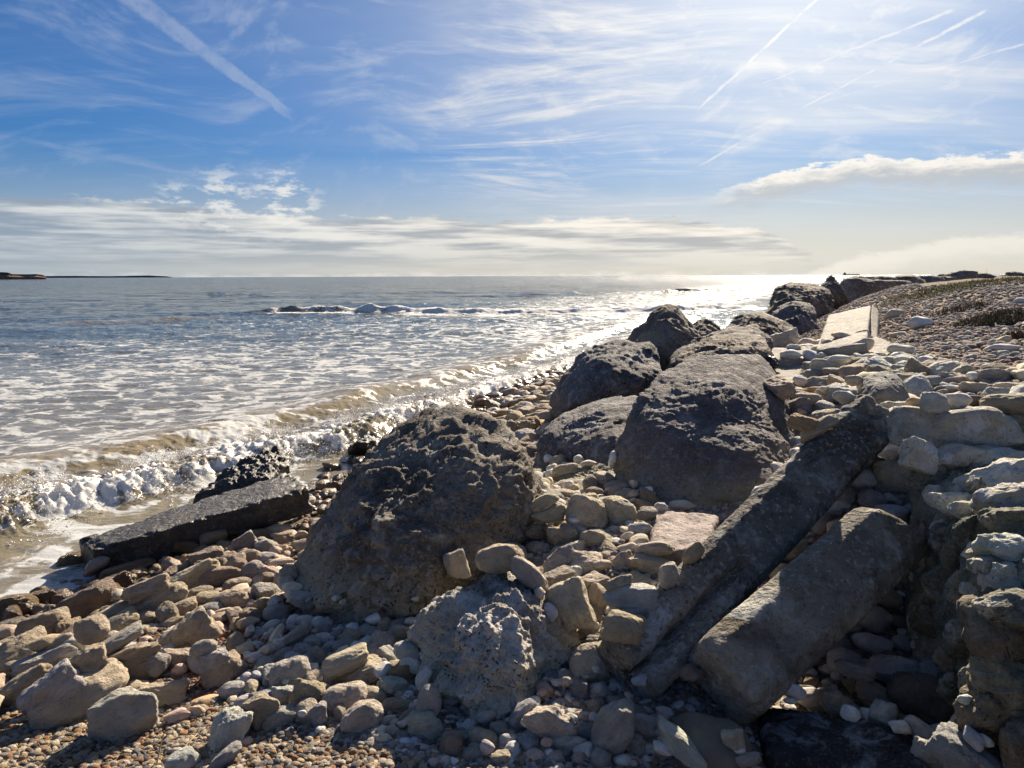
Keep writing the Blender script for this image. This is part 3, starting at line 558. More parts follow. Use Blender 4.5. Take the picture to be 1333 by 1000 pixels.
def boulder(name, label, spec, mat, sub=6, p=18, a=(0.05, 0.022, 0.009), sc=(2.2, 7, 22), seed=0, strata=0.0, cat='boulder', group=None, sink=0.25, blunt=False, hole=True, short=None, facets=9, grow=1.055):
    pts = []
    for q_ in spec:
        if len(q_) == 3 and q_[2] is None or len(q_) == 2:
            v = hit(q_[0], q_[1]); pts.append(v+Vector((0, .02, -0.02))); pts.append(v+Vector((0, 0.12, -sink)))
        else: pts.append(R3(*q_))
    V, F, c = hull_gauge(pts, sub, p, grow)
    V = rockify(V, c, a, sc, seed, strata, blunt=blunt, facets=facets)
    base = np.array([c[0], c[1], gz(c[0], c[1])])
    if mat is not None:
        me = mk_mesh(name, V-base, F); o = obj(name, me, mat, None, tuple(base)); tag(o, label, cat, group)
        stamp_mesh(V); BOULDERS.append((o, c, short)); return o
boulder('boulder', 'huge dark pitted boulder with a sharp ridge, between the surf and the cobble heap',
        [(390, 765, 3.75), (391, 705, 4.0), (452, 632, 4.4), (502, 570, 4.75), (560, 536, 4.85), (615, 526, 4.75), (668, 546, 4.65), (702, 578, 4.5), (706, 620, 4.4), (692, 680, 4.15), (655, 715), (560, 790), (500, 812), (432, 803), (398, 778),
         (590, 600, 4.1), (562, 700, 3.62), (560, 760, 3.5), (612, 560, 4.45), (470, 700, 3.65), (440, 760, 3.5), (640, 650, 3.95), (540, 610, 5.4), (640, 590, 5.4), (450, 690, 4.9), (670, 650, 5.1)],
        M_rock1, 7, 30, (0.045, 0.036, 0.018), (2.4, 7, 21), 11, 0.03, short='huge dark boulder', facets=12, grow=1.045)
boulder('boulder', 'low pale honeycombed boulder with knobbly top in front of the huge dark one',
        [(540, 835, 2.95), (546, 790, 3.0), (575, 765, 3.05), (620, 748, 3.15), (662, 736, 3.2), (700, 757, 3.15), (732, 790, 3.05), (750, 830, 2.95), (748, 885, 2.8), (700, 915), (640, 950), (590, 938), (562, 895, 2.7),
         (600, 800, 2.78), (650, 860, 2.56), (690, 800, 2.85), (600, 900, 2.55), (650, 800, 3.5), (720, 850, 3.3), (570, 830, 3.2)],
        M_rock2, 7, 14, (0.060, 0.045, 0.014), (4.0, 9, 26), 23, 0.0, short='honeycombed boulder')
boulder('boulder', 'broad dark boulder with a wrinkled sloping top behind the fallen posts',
        [(820, 645), (870, 655), (960, 655), (1010, 640), (1042, 600, 5.0), (800, 590, 5.2), (802, 556, 5.4), (828, 512, 5.6), (880, 486, 5.9), (915, 466, 6.05), (966, 456, 6.15), (1006, 492, 5.9), (1030, 536, 5.6), (1048, 588, 5.3),
         (850, 545, 5.1), (930, 520, 5.2), (1000, 560, 5.0), (930, 610, 4.75), (830, 600, 4.95), (900, 500, 6.8), (980, 490, 6.9), (1030, 560, 6.4)],
        M_rock3, 7, 28, (0.050, 0.022, 0.010), (2.0, 7, 22), 31, 0.024, grow=1.10, facets=7, short='broad dark boulder')
boulder('boulder', 'blue-grey crusted boulder leaning against the broad dark one',
        [(700, 612), (750, 612), (812, 618), (702, 575, 6.7), (722, 543, 7.1), (800, 518, 7.3), (840, 506, 7.2), (840, 560, 6.3), (730, 575, 6.25), (790, 555, 6.1), (830, 600, 5.9), (760, 540, 7.9), (820, 530, 7.9)],
        M_rock5, 6, 14, (0.06, 0.03, 0.012), (2.4, 7, 22), 37, 0.0, grow=1.10, facets=7, short='crusted boulder')
boulder('boulder', 'square-faced dark boulder overhanging the shore cobbles',
        [(727, 533), (790, 535), (726, 505, 8.4), (758, 462, 8.7), (800, 450, 9.0), (842, 450, 8.9), (866, 478, 8.5), (856, 500, 8.0), (800, 520, 7.9), (742, 528, 8.0), (785, 482, 7.9), (850, 520, 8), (800, 480, 10), (850, 480, 10)],
        M_rock5, 6, 24, (0.08, 0.035, 0.014), (1.4, 5, 16), 41, 0.0, grow=1.10, facets=7, short='square-faced boulder')
boulder('boulder', 'tall dark boulder with a rounded peak standing against the surf',
        [(770, 500, 9.6), (790, 474, 9.8), (815, 456, 9.9), (846, 427, 10.0), (862, 406, 10.1), (882, 403, 10.1), (899, 424, 10.0), (912, 452, 9.8), (905, 490, 9.2), (830, 510, 9.2), (852, 450, 9.2), (860, 440, 11), (890, 470, 11), (850, 560, 9.6), (900, 560, 9.8)],
        M_rock4, 6, 26, (0.07, 0.04, 0.016), (1.4, 5, 16), 43, 0.0, grow=1.10, facets=7, short='peaked boulder')
boulder('boulder', 'brown rounded boulder above the broad dark one, beside the cracked concrete block',
        [(884, 500, 7.0), (886, 468, 7.6), (925, 442, 8.2), (962, 434, 8.4), (992, 440, 8.2), (1003, 462, 7.8), (1003, 480, 7.5), (985, 505, 7.1), (950, 500, 6.9), (930, 458, 7.3), (975, 455, 7.4), (930, 560, 7.2), (1000, 560, 7.4), (950, 470, 9.2)],
        M_rock4, 6, 24, (0.06, 0.035, 0.014), (1.8, 6, 18), 47, 0.0, grow=1.10, facets=7, short='brown rounded boulder')
boulder('boulder', 'grey-green boulder wedged behind the brown rounded one',
        [(868, 480, 8.6), (880, 458, 8.9), (910, 440, 9.4), (950, 428, 9.6), (985, 432, 9.4), (999, 447, 9.2), (999, 480, 9), (900, 500, 8.6), (930, 460, 8.6), (940, 540, 8.8), (940, 450, 10.5)],
        M_rock3, 6, 16, (0.08, 0.035, 0.012), (1.6, 6, 18), 53, grow=1.12, facets=6)
boulder('boulder', 'small humped boulder peeping over between the peaked and grey-green ones',
        [(888, 450, 12.0), (900, 430, 12.2), (912, 419, 12.3), (924, 418, 12.3), (938, 430, 12.2), (946, 452, 12), (915, 440, 11.5), (915, 500, 12), (920, 440, 13.2)], M_rock4, 5, 14, (0.08, 0.04, 0.012), (1.6, 5, 16), 59)
boulder('boulder', 'broad low boulder sloping down to the breaking waves beyond the peaked boulder',
        [(925, 445, 13.2), (945, 428, 13.8), (972, 412, 14.3), (1000, 408, 14.5), (1024, 420, 14.2), (1036, 440, 13.6), (1030, 470, 13.0), (940, 480, 12.8), (980, 430, 13.0), (980, 520, 13.6), (990, 430, 15.8)], M_rock4, 6, 16, (0.11, 0.05, 0.016), (1.2, 4, 12), 61, grow=1.15, facets=6)
boulder('boulder', 'steep dark boulder just seaward of the tilted concrete slab',
        [(1005, 425, 15.0), (1018, 400, 15.6), (1040, 394, 15.8), (1056, 402, 15.6), (1062, 425, 15.0), (1062, 462, 14.4), (1005, 470, 14.2), (1035, 415, 14.6), (1030, 490, 15), (1035, 410, 17)], M_rock3, 6, 16, (0.11, 0.05, 0.016), (1.2, 4, 12), 67, grow=1.12, facets=6)
boulder('boulder', 'long humpbacked brown boulder in front of the spiked rock',
        [(990, 418, 19), (996, 398, 19.6), (1010, 380, 20.2), (1026, 372, 20.5), (1055, 372, 20.6), (1080, 377, 20.4), (1089, 395, 20.0), (1085, 415, 19.4), (1035, 425, 18.8), (1040, 392, 19.2), (1040, 460, 19.6), (1050, 390, 22)], M_rock4, 6, 18, (0.14, 0.07, 0.02), (0.9, 3, 10), 71, grow=1.08, facets=6)
boulder('boulder', 'dark rock with a pointed spike rising above the horizon',
        [(1058, 400, 21.5), (1066, 378, 21.6), (1074, 371, 21.7), (1079, 359, 21.8), (1083, 357, 21.8), (1087, 364, 21.8), (1091, 374, 21.6), (1100, 380, 21.4), (1108, 400, 21.3), (1080, 382, 20.9), (1082, 440, 21.6), (1084, 385, 22.9)], M_rock4, 6, 20, (0.06, 0.04, 0.015), (1.4, 4, 12), 73, facets=0)
boulder('boulder', 'small dark rock under the blue-grey crusted boulder, cream pebbles on top',
        [(712, 622), (760, 645), (808, 648), (716, 612, 5.7), (752, 604, 5.8), (784, 598, 5.8), (806, 612, 5.6), (812, 640, 5.35), (770, 625, 5.3), (770, 615, 6.2), (800, 620, 6.1)], M_rock3, 6, 14, (0.03, 0.02, 0.01), (5, 12, 30), 79, short='small dark rock')
boulder('boulder', 'smooth blue-grey boulder at the head of the upper fallen post',
        [(1117, 515, 4.55), (1122, 492, 4.75), (1140, 483, 4.85), (1168, 486, 4.85), (1184, 505, 4.75), (1184, 525, 4.5), (1150, 532, 4.4), (1120, 528, 4.4), (1150, 500, 4.4), (1150, 510, 5.2), (1150, 560, 4.7)], rock_mat('blue_grey_stone', (.12, .12, .115), (.20, .195, .18), (.29, .28, .25), (.25, .23, .17), None, 1.2, 0.4, 0.3), 6, 9, (0.025, 0.012, 0.005), (3, 8, 24), 83, blunt=True, short='blue-grey boulder')
# the breakwater running away to the horizon
rr = random.Random(5)
chain = [(1108, 386, 56, 40, 25, 'dark lump of rock immediately behind the spiked rock'), (1136, 381, 56, 32, 28, 'third breakwater rock past the spike, low and brown'), (1160, 377, 52, 26, 31, 'squat breakwater rock where the shingle begins to cover the row'),
         (1120, 368, 34, 12, 33, 'low rock peeping above the row just past the spike'), (1150, 367, 40, 12, 36, 'long flat-topped rock halfway along the far breakwater'), (1180, 371, 54, 20, 38, 'wide brown rock in the middle of the far breakwater'), (1206, 370, 50, 18, 42, 'rounded far breakwater rock before the gap in the row'),
         (1190, 364, 34, 8, 48, 'thin dark rock line behind the wide brown rock'), (1226, 366, 42, 12, 50, 'low rock filling the dip before the highest far rocks'), (1252, 358, 36, 12, 56, 'highest far rock, breaking the horizon past the grass patch'), (1236, 361, 26, 9, 58, 'dark flank rock on the seaward side of the highest far rock'), (1280, 360, 28, 8, 62, 'rounded rock after the highest far rock'),
         (1302, 362, 20, 5, 70, 'small far rock near the end of the row'), (1324, 359, 30, 8, 74, 'last dark rock of the breakwater where it meets the horizon'), (1350, 357, 30, 10, 80, 'end rock past the edge of the row')]
for k, (x, y, w, h, dd, lb) in enumerate(chain[:-1]):
    c = R3(x, y, dd); D, F = ico(5); sx, sy = w*dd/FOC/2*1.12, h*dd/FOC/2*1.35
    NN = rng.normal(size=(14, 3)); NN /= np.linalg.norm(NN, axis=1)[:, None]; NN = np.r_[NN, np.eye(3), -np.eye(3)]
    V = D*gauge(D, NN, rng.uniform(.6, 1, 20), 12)[:, None]*[sx, sx*0.9, sy]+[c.x, c.y, c.z]; lo = V[:, 2] < c.z; V[lo, 2] -= (c.z-V[lo, 2])*1.2
    s_ = dd/20; V = rockify(V, np.array(c), (0.035*s_, 0.03*s_, 0.012*s_), (1.3/s_, 3.5/s_, 9/s_), 90+k, facets=5)
    base = np.array([c.x, c.y, gz(c.x, c.y)]); tag(obj('breakwater_rock', mk_mesh('breakwater_rock', V-base, F), M_rock4 if k % 3 else M_rock3, None, tuple(base)), lb, 'rock', 'rocks of the far breakwater')
# ------------------------------------------------------------------ slabs, posts
def hexa(corners, n, rnd=0.02, amp=(0.01, 0.004), sc=(6, 25), seed=0, p=14, chips=0.02):
    """8 corners (top 4 near-l, near-r, far-r, far-l then bottom 4) -> dense rounded box"""
    Cn = np.array([list(c) for c in corners]); Vs, Fs, off = [], [], 0
    L = n
    cube = []
    for ax in range(3):
        a1, a2 = [(1, 2), (0, 2), (0, 1)][ax]
        for sgn in (0, 1):
            u, v = np.meshgrid(np.linspace(0, 1, L[a1]+1), np.linspace(0, 1, L[a2]+1), indexing='ij'); Q = np.zeros(u.shape+(3,)); Q[..., ax] = sgn; Q[..., a1] = u; Q[..., a2] = v
            f = grid_faces(L[a1]+1, L[a2]+1)
            if (sgn == 1) == (ax == 1): f = f[:, ::-1]
            Vs.append(Q.reshape(-1, 3)); Fs.append(f+off); off += Q.shape[0]*Q.shape[1]
    Q = np.concatenate(Vs); F = np.concatenate(Fs)
    key = np.round(Q*10000).astype(np.int64); _, idx, inv = np.unique(key, axis=0, return_index=True, return_inverse=True); Q = Q[idx]; F = inv.ravel()[F]
    dim = np.array([np.linalg.norm(Cn[1]-Cn[0]), np.linalg.norm(Cn[3]-Cn[0]), np.linalg.norm(Cn[0]-Cn[4])])
    Pm = (Q-0.5)*dim; inner = np.clip(Pm, -(dim/2-rnd), dim/2-rnd); dl = Pm-inner; ln = np.linalg.norm(dl, axis=1)[:, None]
    Pm = inner+np.where(ln > rnd, dl/np.maximum(ln, 1e-9)*rnd, dl); Q = Pm/dim+0.5
    u, v, w = Q[:, :1], Q[:, 1:2], Q[:, 2:3]
    top = (1-u)*(1-v)*Cn[0]+u*(1-v)*Cn[1]+u*v*Cn[2]+(1-u)*v*Cn[3]; bot = (1-u)*(1-v)*Cn[4]+u*(1-v)*Cn[5]+u*v*Cn[6]+(1-u)*v*Cn[7]
    V = top*w+bot*(1-w); c = V.mean(0)
    nd = Pm/ (dim/2); nd = np.sign(nd)*np.abs(nd)**6; ex = [Cn[1]-Cn[0], Cn[3]-Cn[0], Cn[0]-Cn[4]]; ex = np.array([e/np.linalg.norm(e) for e in ex]); Nr = nd @ ex; Nr /= np.maximum(np.linalg.norm(Nr, axis=1)[:, None], 1e-6)
    edge = np.clip((np.abs(Pm/(dim/2))**10).sum(1)-1, 0, 1)
    dsp = amp[0]*fbm(V*sc[0], 3, seed)+amp[1]*fbm(V*sc[1], 3, seed+3, ridged=True)-chips*edge*np.clip(fbm(V*9, 3, seed+6)+0.1, 0, 1)*2
    return V+Nr*dsp[:, None], F, c
def slab(name, label, corners, mat, n, cat='slab', short=None, **kw):
    V, F, c = hexa(corners, n, **kw); base = np.array([c[0], c[1], V[:, 2].min()])
    o = obj(name, mk_mesh(name, V-base, F), mat, None, tuple(base)); tag(o, label, cat); stamp_mesh(V); BOULDERS.append((o, c, short)); return o
def box8(top4, th, down=Vector((0, 0, -1))): return list(top4)+[t+down*th for t in top4]
T = [Zp(120, 716, .24), Zp(405, 634, .50), Zp(372, 614, .46), Zp(103, 702, .20)]
slab('concrete_slab', 'long dark concrete slab with a wet grey top, lying along the edge of the surf', box8(T, .24, Vector((0.05, 0.02, -1))), M_black, (150, 34, 24), rnd=0.02, amp=(0.014, 0.005), sc=(3, 14), seed=3, chips=0.07, short='long wet slab')
T = [Zp(245, 650, .20), Zp(352, 622, .34), Zp(362, 588, .48), Zp(318, 592, .46)]
slab('rock_slab', 'jagged black slab splashed by the wave behind the long concrete one', box8(T, .34), M_black, (80, 60, 26), rnd=0.08, amp=(0.08, 0.04), sc=(3, 9), seed=13, chips=0.08, short='jagged black slab')
boulder('boulder', 'black knobbly rock standing where the wave spills past the slabs', [(325, 625), (372, 622), (330, 600, 8.2), (345, 585, 8.5), (362, 584, 8.6), (378, 600, 8.3), (350, 610, 8.0), (355, 600, 9.0)], M_black, 5, 10, (0.05, 0.04, 0.02), (4, 9, 22), 15, short='black knobbly rock')
boulder('boulder', 'flat dark brown rock lying in the foam between surf and huge boulder', [(456, 588), (498, 588), (457, 577, 9.0), (475, 571, 9.3), (497, 573, 9.2), (478, 578, 8.9), (478, 576, 9.9)], M_black, 5, 10, (0.05, 0.04, 0.02), (4, 9, 22), 16, short='dark brown foam rock')
# tilted pale slab with its thick edge, and the neighbours on the bank
T = [Zp(1062, 455, 1.52), Zp(1128, 447, 1.62), R3(1134, 397, 12.4), R3(1078, 410, 12.2)]
sl = slab('concrete_slab', 'tilted pale concrete slab with a crack near its raised edge, on the bank', box8(T, .22, Vector((0.12, 0.05, -1))), M_conc, (50, 60, 10), rnd=0.02, amp=(0.012, 0.004), seed=21, short='tilted pale slab')
V, F, c = hexa(box8([R3(1129, 440, 9.35), R3(1143, 441, 9.3), R3(1147, 402, 12.4), R3(1135, 397, 12.45)], .30, Vector((0.1, 0, -1))), (8, 40, 14), rnd=0.02, seed=23)
slab('concrete_slab', 'narrow upright strip of concrete along the raised edge of the tilted slab', box8([R3(1131, 437, 9.6), R3(1142, 441, 9.5), R3(1144, 404, 12.5), R3(1135, 396, 12.55)], .30, Vector((0.15, 0, -1))), M_conc, (8, 50, 14), rnd=0.02, seed=23, short=None)
T = [Zp(1108, 452, 1.50), Zp(1240, 488, 1.50), Zp(1279, 480, 1.53), Zp(1140, 438, 1.53)]
slab('concrete_slab', 'long pale flat slab half buried in the bank, stones heaped on its near edge', box8(T, .16), M_conc, (110, 30, 10), rnd=0.03, amp=(0.02, 0.006), seed=25, chips=0.05, short='long pale buried slab')
T = [Zp(993, 498, 1.30), Zp(1038, 498, 1.32), Zp(1048, 468, 1.36), Zp(1002, 466, 1.34)]
slab('concrete_block', 'square cracked concrete block sunk in the bank beside the brown rounded boulder', box8(T, .40), M_conc, (40, 40, 24), rnd=0.02, amp=(0.012, 0.006), seed=27, cat='block', chips=0.05, short='cracked concrete block')
T = [Zp(998, 468, 1.42), Zp(1055, 466, 1.42), Zp(1058, 452, 1.45), Zp(1006, 452, 1.45)]
slab('concrete_block', 'small upper concrete block behind the cracked one, white stones on it', box8(T, .14), M_conc, (40, 24, 12), rnd=0.02, amp=(0.012, 0.006), seed=28, cat='block', chips=0.05)
T = [Zp(845, 722, .93), Zp(918, 712, .96), Zp(938, 668, .97), Zp(850, 662, .94)]
slab('rock_slab', 'flat purple-brown slab lying between the cobble heap and the upper fallen post', box8(T, .18), M_plate, (50, 46, 12), rnd=0.03, amp=(0.018, 0.006), seed=33, chips=0.03, short='purple-brown slab')
T = [R3(938, 690, 4.15), R3(962, 678, 4.1), R3(975, 628, 4.7), R3(934, 625, 4.75)]
slab('rock_slab', 'upright maroon slab propped between broad dark boulder and upper post', box8(T, .12, Vector((0.1, 0.5, -1))), M_plate, (30, 46, 12), rnd=0.02, amp=(0.012, 0.006), seed=35, short='maroon slab')
T = [Zp(1005, 985, .70), Zp(1215, 1010, .74), Zp(1190, 950, .74), Zp(985, 912, .72)]
slab('rock_slab', 'flat dark slab with whitish streaks below the lower fallen post', box8(T, .2), rock_mat('streaked_dark_slab', (.025, .024, .024), (.05, .05, .05), (.28, .30, .31), (.30, .31, .32), None, 1.6, 0.4, 0.25), (90, 50, 12), rnd=0.03, amp=(0.02, 0.010), seed=37, chips=0.03, short='streaked dark slab')
T = [Zp(880, 975, .75), Zp(985, 1000, .75), Zp(975, 925, .78), Zp(868, 905, .80)]
slab('rock_slab', 'smooth olive-brown flat rock under the end of the lower fallen post', box8(T, .2), simple_mat('olive_brown_stone', (.13, .11, .08), 0.8, .25, 5), (50, 50, 12), rnd=0.08, amp=(0.02, 0.003), seed=39, short='olive-brown flat rock')

def beam(name, label, A, B, prof, mat, nL=230, nM=110, seed=0, amp=(0.012, 0.008, 0.003), endround=0.05, toward=None, groove=None, facet=0.0, short=None, skewA=0, skewB=0):
    A, B = Vector(A), Vector(B); u = (B-A).normalized(); mid = (A+B)/2; view = (Vector((0, 0, EYE))-mid).normalized()
    w = (view-u*view.dot(u)).normalized(); v = u.cross(w).normalized()          # w faces the viewer side, v across
    L = (B-A).length; th = np.linspace(0, 2*math.pi, nM, endpoint=False); D2 = np.c_[np.cos(th), np.sin(th)]
    nrm = np.array([(math.cos(a_), math.sin(a_)) for a_, _ in prof]); hh = np.array([h_ for _, h_ in prof]); r = gauge(D2, nrm, hh, 60)
    ncap = 14; ts = np.r_[np.zeros(ncap), np.linspace(0, 1, nL), np.ones(ncap)]; ks = np.r_[np.linspace(0.0, 0.96, ncap), np.ones(nL), np.linspace(0.96, 0.0, ncap)]
    tt, rr_ = ts*L, ks
    # rounded ends
    er = np.where(tt < endround, np.sqrt(np.clip(1-(1-tt/endround)**2, 0, 1))*0.25+0.75, 1)*np.where(L-tt < endround, np.sqrt(np.clip(1-(1-(L-tt)/endround)**2, 0, 1))*0.25+0.75, 1)
    k = ks*er; cx2 = D2[:, 0]*r; cy2 = D2[:, 1]*r
    PX = k[:, None]*cx2[None]; PY = k[:, None]*cy2[None]; PT = np.repeat(tt[:, None], nM, 1)
    PT = PT+np.where(ts[:, None] < 0.5, skewA*PX*np.clip(1-PT/0.4, 0, 1), skewB*PX*np.clip(1-(L-PT)/0.4, 0, 1))
    V = np.array(A)[None, None]+PT[..., None]*np.array(u)+PX[..., None]*np.array(v)+PY[..., None]*np.array(w)
    Nn = (D2[:, 0][None, :, None]*np.array(v)+D2[:, 1][None, :, None]*np.array(w))*np.clip(ks*1.0, 0, 1)[:, None, None]+np.array(u)*np.where(ts < 0.5, -1, 1)[:, None, None]*(1-np.clip(ks, 0, 1))[:, None, None]
    V = V.reshape(-1, 3); Nn = Nn.reshape(-1, 3)
    dsp = amp[0]*fbm(V*3.5, 3, seed)*1.5+amp[1]*fbm(V*11, 3, seed+4, ridged=True)+amp[2]*fbm(V*40, 3, seed+8, ridged=True)
    if facet:
        lc = np.c_[PT.ravel()*7, PX.ravel()*9, 0*PX.ravel()]; rotl = np.c_[lc[:, 0]*0.8+lc[:, 1]*0.9, lc[:, 1]*0.7-lc[:, 0]*0.5, lc[:, 2]]; kf = np.clip((PT.ravel()/L-0.5)*4, 0, 1)*(PY.ravel() > 0)
        dsp += -facet*kf*np.clip(fbm(rotl*[0.6, 1.8, 1], 2, seed+30)*2.2+0.2, 0, 1)
    if groove:
        t1, xg, wg, dg = groove; xx = PX.ravel()-xg-0.03*perlin(np.c_[PT.ravel()*5, 0*PT.ravel(), 0*PT.ravel()], seed); gt = np.clip(1-PT.ravel()/t1, 0, 1)**0.5
        dsp += -dg*gt*np.exp(-(xx/(wg*(0.4+0.6*gt)))**2)*(PY.ravel() > -0.02)
    V = V+Nn*dsp[:, None]; F = grid_faces(len(ts), nM, False)
    F = grid_faces(len(ts), nM+1, False); 
    i = F//(nM+1); j = (F % (nM+1)) % nM; F = (i*nM+j)[:, ::-1]
    base = np.array([A.x, A.y, gz(A.x, A.y)]); o = obj(name, mk_mesh(name, V-base, F), mat, None, tuple(base)); tag(o, label, 'concrete post'); stamp_mesh(V); BOULDERS.append((o, V.mean(0), short))
    return o
R_ = rad
postA = beam('concrete_post', 'longer fallen concrete post with grooved broken foot and flaked pale head', R3(812, 878, 2.64), R3(1136, 543, 3.95),
     [(R_(90), .115), (R_(-90), .13), (R_(0), .140), (R_(180), .140), (R_(45), .158), (R_(135), .150), (R_(-45), .16), (R_(-135), .16)], M_post, seed=5, amp=(0.0045, 0.006, 0.003), groove=(0.75, 0.035, 0.030, 0.10), facet=0.028, short='longer fallen post', endround=0.03)
postB = beam('concrete_post', 'shorter thick concrete post with rounded ends, propped against the stone wall', R3(938, 892, 2.52), R3(1158, 692, 3.18),
     [(R_(90), .12), (R_(-90), .14), (R_(0), .160), (R_(180), .160), (R_(50), .160), (R_(130), .155), (R_(-45), .19), (R_(-135), .19)], M_post2, seed=9, amp=(0.003, 0.004, 0.0025), short='shorter fallen post', endround=0.08, skewA=0.0, skewB=0.42)

# ------------------------------------------------------------------ masonry wall end
wall = bpy.data.objects.new('stone_wall', None); wall.location = (1.9, 2.8, 0.65); link(wall); tag(wall, 'broken end of a rubble stone wall with eroded mortar and pale capstones, beside the fallen posts', 'wall')
W0 = Vector(wall.location)
def wl(V): return V-np.array(W0)
V, F, c = hexa([(1.42, 1.4, 1.42), (4.4, 1.4, 1.5), (4.4, 4.25, 1.44), (2.08, 3.75, 1.42), (1.22, 1.4, .2), (4.4, 1.4, .2), (4.4, 4.25, .2), (1.80, 3.6, .2)], (60, 110, 70), rnd=0.10, amp=(0.05, 0.028), sc=(3.5, 10), seed=51, chips=0.10)
from mathutils.bvhtree import BVHTree
CORE = BVHTree.FromPolygons([tuple(v) for v in V], [tuple(f) for f in F])
stamp_mesh(V); obj('mortar_core', mk_mesh('mortar_core', wl(V), F), M_wall, wall)
_var = {}
def variant(kind, k, sub=4):
    key = (kind, k, sub)
    if key in _var: return _var[key]
    r_ = np.random.default_rng(1000+k+{'r': 0, 'a': 100, 's': 200, 'f': 300}[kind]); n = {'r': 13, 'a': 7, 's': 8, 'f': 12}[kind]
    N = r_.normal(size=(n, 3)); N /= np.linalg.norm(N, axis=1)[:, None]; N = np.r_[N, -N[: n//2], np.eye(3), -np.eye(3)]
    h = r_.uniform({'r': .76, 'a': .62, 's': .74, 'f': .8}[kind], 1.0, len(N)); p = {'r': 9, 'a': 13, 's': 18, 'f': 10}[kind]*r_.uniform(.7, 1.4)
    if kind in 'sf': h[-6:] = r_.uniform(.8, .95, 6)
    D, F = ico(sub); V = D*gauge(D, N, h, p)[:, None]; o_ = r_.uniform(-50, 50, 3); dent = np.ones(len(D))
    for _ in range(r_.integers(1, 4)):
        q_ = r_.normal(size=3); q_ /= np.linalg.norm(q_); dent -= r_.uniform(.04, .17)*np.exp(-((1-D @ q_)/r_.uniform(.05, .25))**1.5)
    V = V*(dent*(1+{'r': .18, 'a': .24, 's': .16, 'f': .15}[kind]*fbm(V*1.2+o_, 3, k)+{'r': .05, 'a': .09, 's': .07, 'f': .05}[kind]*fbm(V*3.2+o_, 3, k+3, ridged=True)+{'r': .014, 'a': .030, 's': .022, 'f': .02}[kind]*fbm(V*9+o_, 2, k+5, ridged=True)))[:, None]
    mn, mxx = V.min(0), V.max(0); V = (V-(mn+mxx)/2)/((mxx-mn)/2)
    _var[key] = mk_mesh('cobble_'+kind, V, F); _var[key].materials.append(M_cob); return _var[key]
TONE = {'cream': (0.723, 0.633, 0.486), 'tan': (0.6, 0.5, 0.365), 'white': (0.78, 0.78, 0.701), 'grey': (0.58, 0.55, 0.5), 'brown': (0.42, 0.33, 0.235), 'pink': (0.633, 0.486, 0.384), 'dark': (0.192, 0.158, 0.13), 'orange': (0.621, 0.441, 0.249), 'blue': (0.542, 0.542, 0.531)}
# stones bedded in the wall: (px, py, w, h, depth y, angle, kind, material)
def wstone(px, py, w, h, y, ang=0, kind='f', mat=None, lab=None, dep=0.5, k=None, fine=0.012):
    if y < 3.3:
        hl = CORE.ray_cast(Vector((0, 0, EYE)), ray(px, py))
        if hl[0] is not None and hl[0].y < 3.6: y = hl[0].y+0.005
    c = R3(px, py, y); s_ = (Vector((0, 0, EYE))-c).length/FOC*1.0; D, F = ico(5)
    k = k if k is not None else int(px+py); r_ = np.random.default_rng(k); n = 12; N = r_.normal(size=(n, 3)); N /= np.linalg.norm(N, axis=1)[:, None]; N = np.r_[N, np.eye(3), -np.eye(3)]
    V = D*gauge(D, N, r_.uniform(.8, 1, len(N)), 12)[:, None]; mn, mxx = V.min(0), V.max(0); V = (V-(mn+mxx)/2)/((mxx-mn)/2)
    Mx = np.array((Matrix(CM) @ Matrix.Rotation(rad(ang), 3, 'Z'))); V = V*[w*s_/2, h*s_/2, max(w, h)*s_/2*dep] @ Mx.T; V = rockify(V+np.array(c), np.array(c), (0.03 if w > 60 else 0.018, (0.013 if w > 60 else 0.008), 0.006), (5, 14, 40), k, 0.016 if w > 60 else 0.006, (0.05, 0.15, 1.0), facets=8, sfreq=22)
    o = obj('stone', mk_mesh('stone', wl(V), F), mat or M_cap, wall); stamp_mesh(V)
    if lab: o['label'] = lab
    return o
M_capg = rock_mat('greenish_capstone', (.11, .105, .07), (.21, .195, .13), (.33, .31, .25), (.16, .15, .06), None, 1.5, 0.7, 0.4)
M_wst = rock_mat('brown_wall_stone', (.13, .10, .065), (.20, .16, .105), (.28, .24, .17), (.15, .13, .07), None, 1.3, 0.5, 0.3)
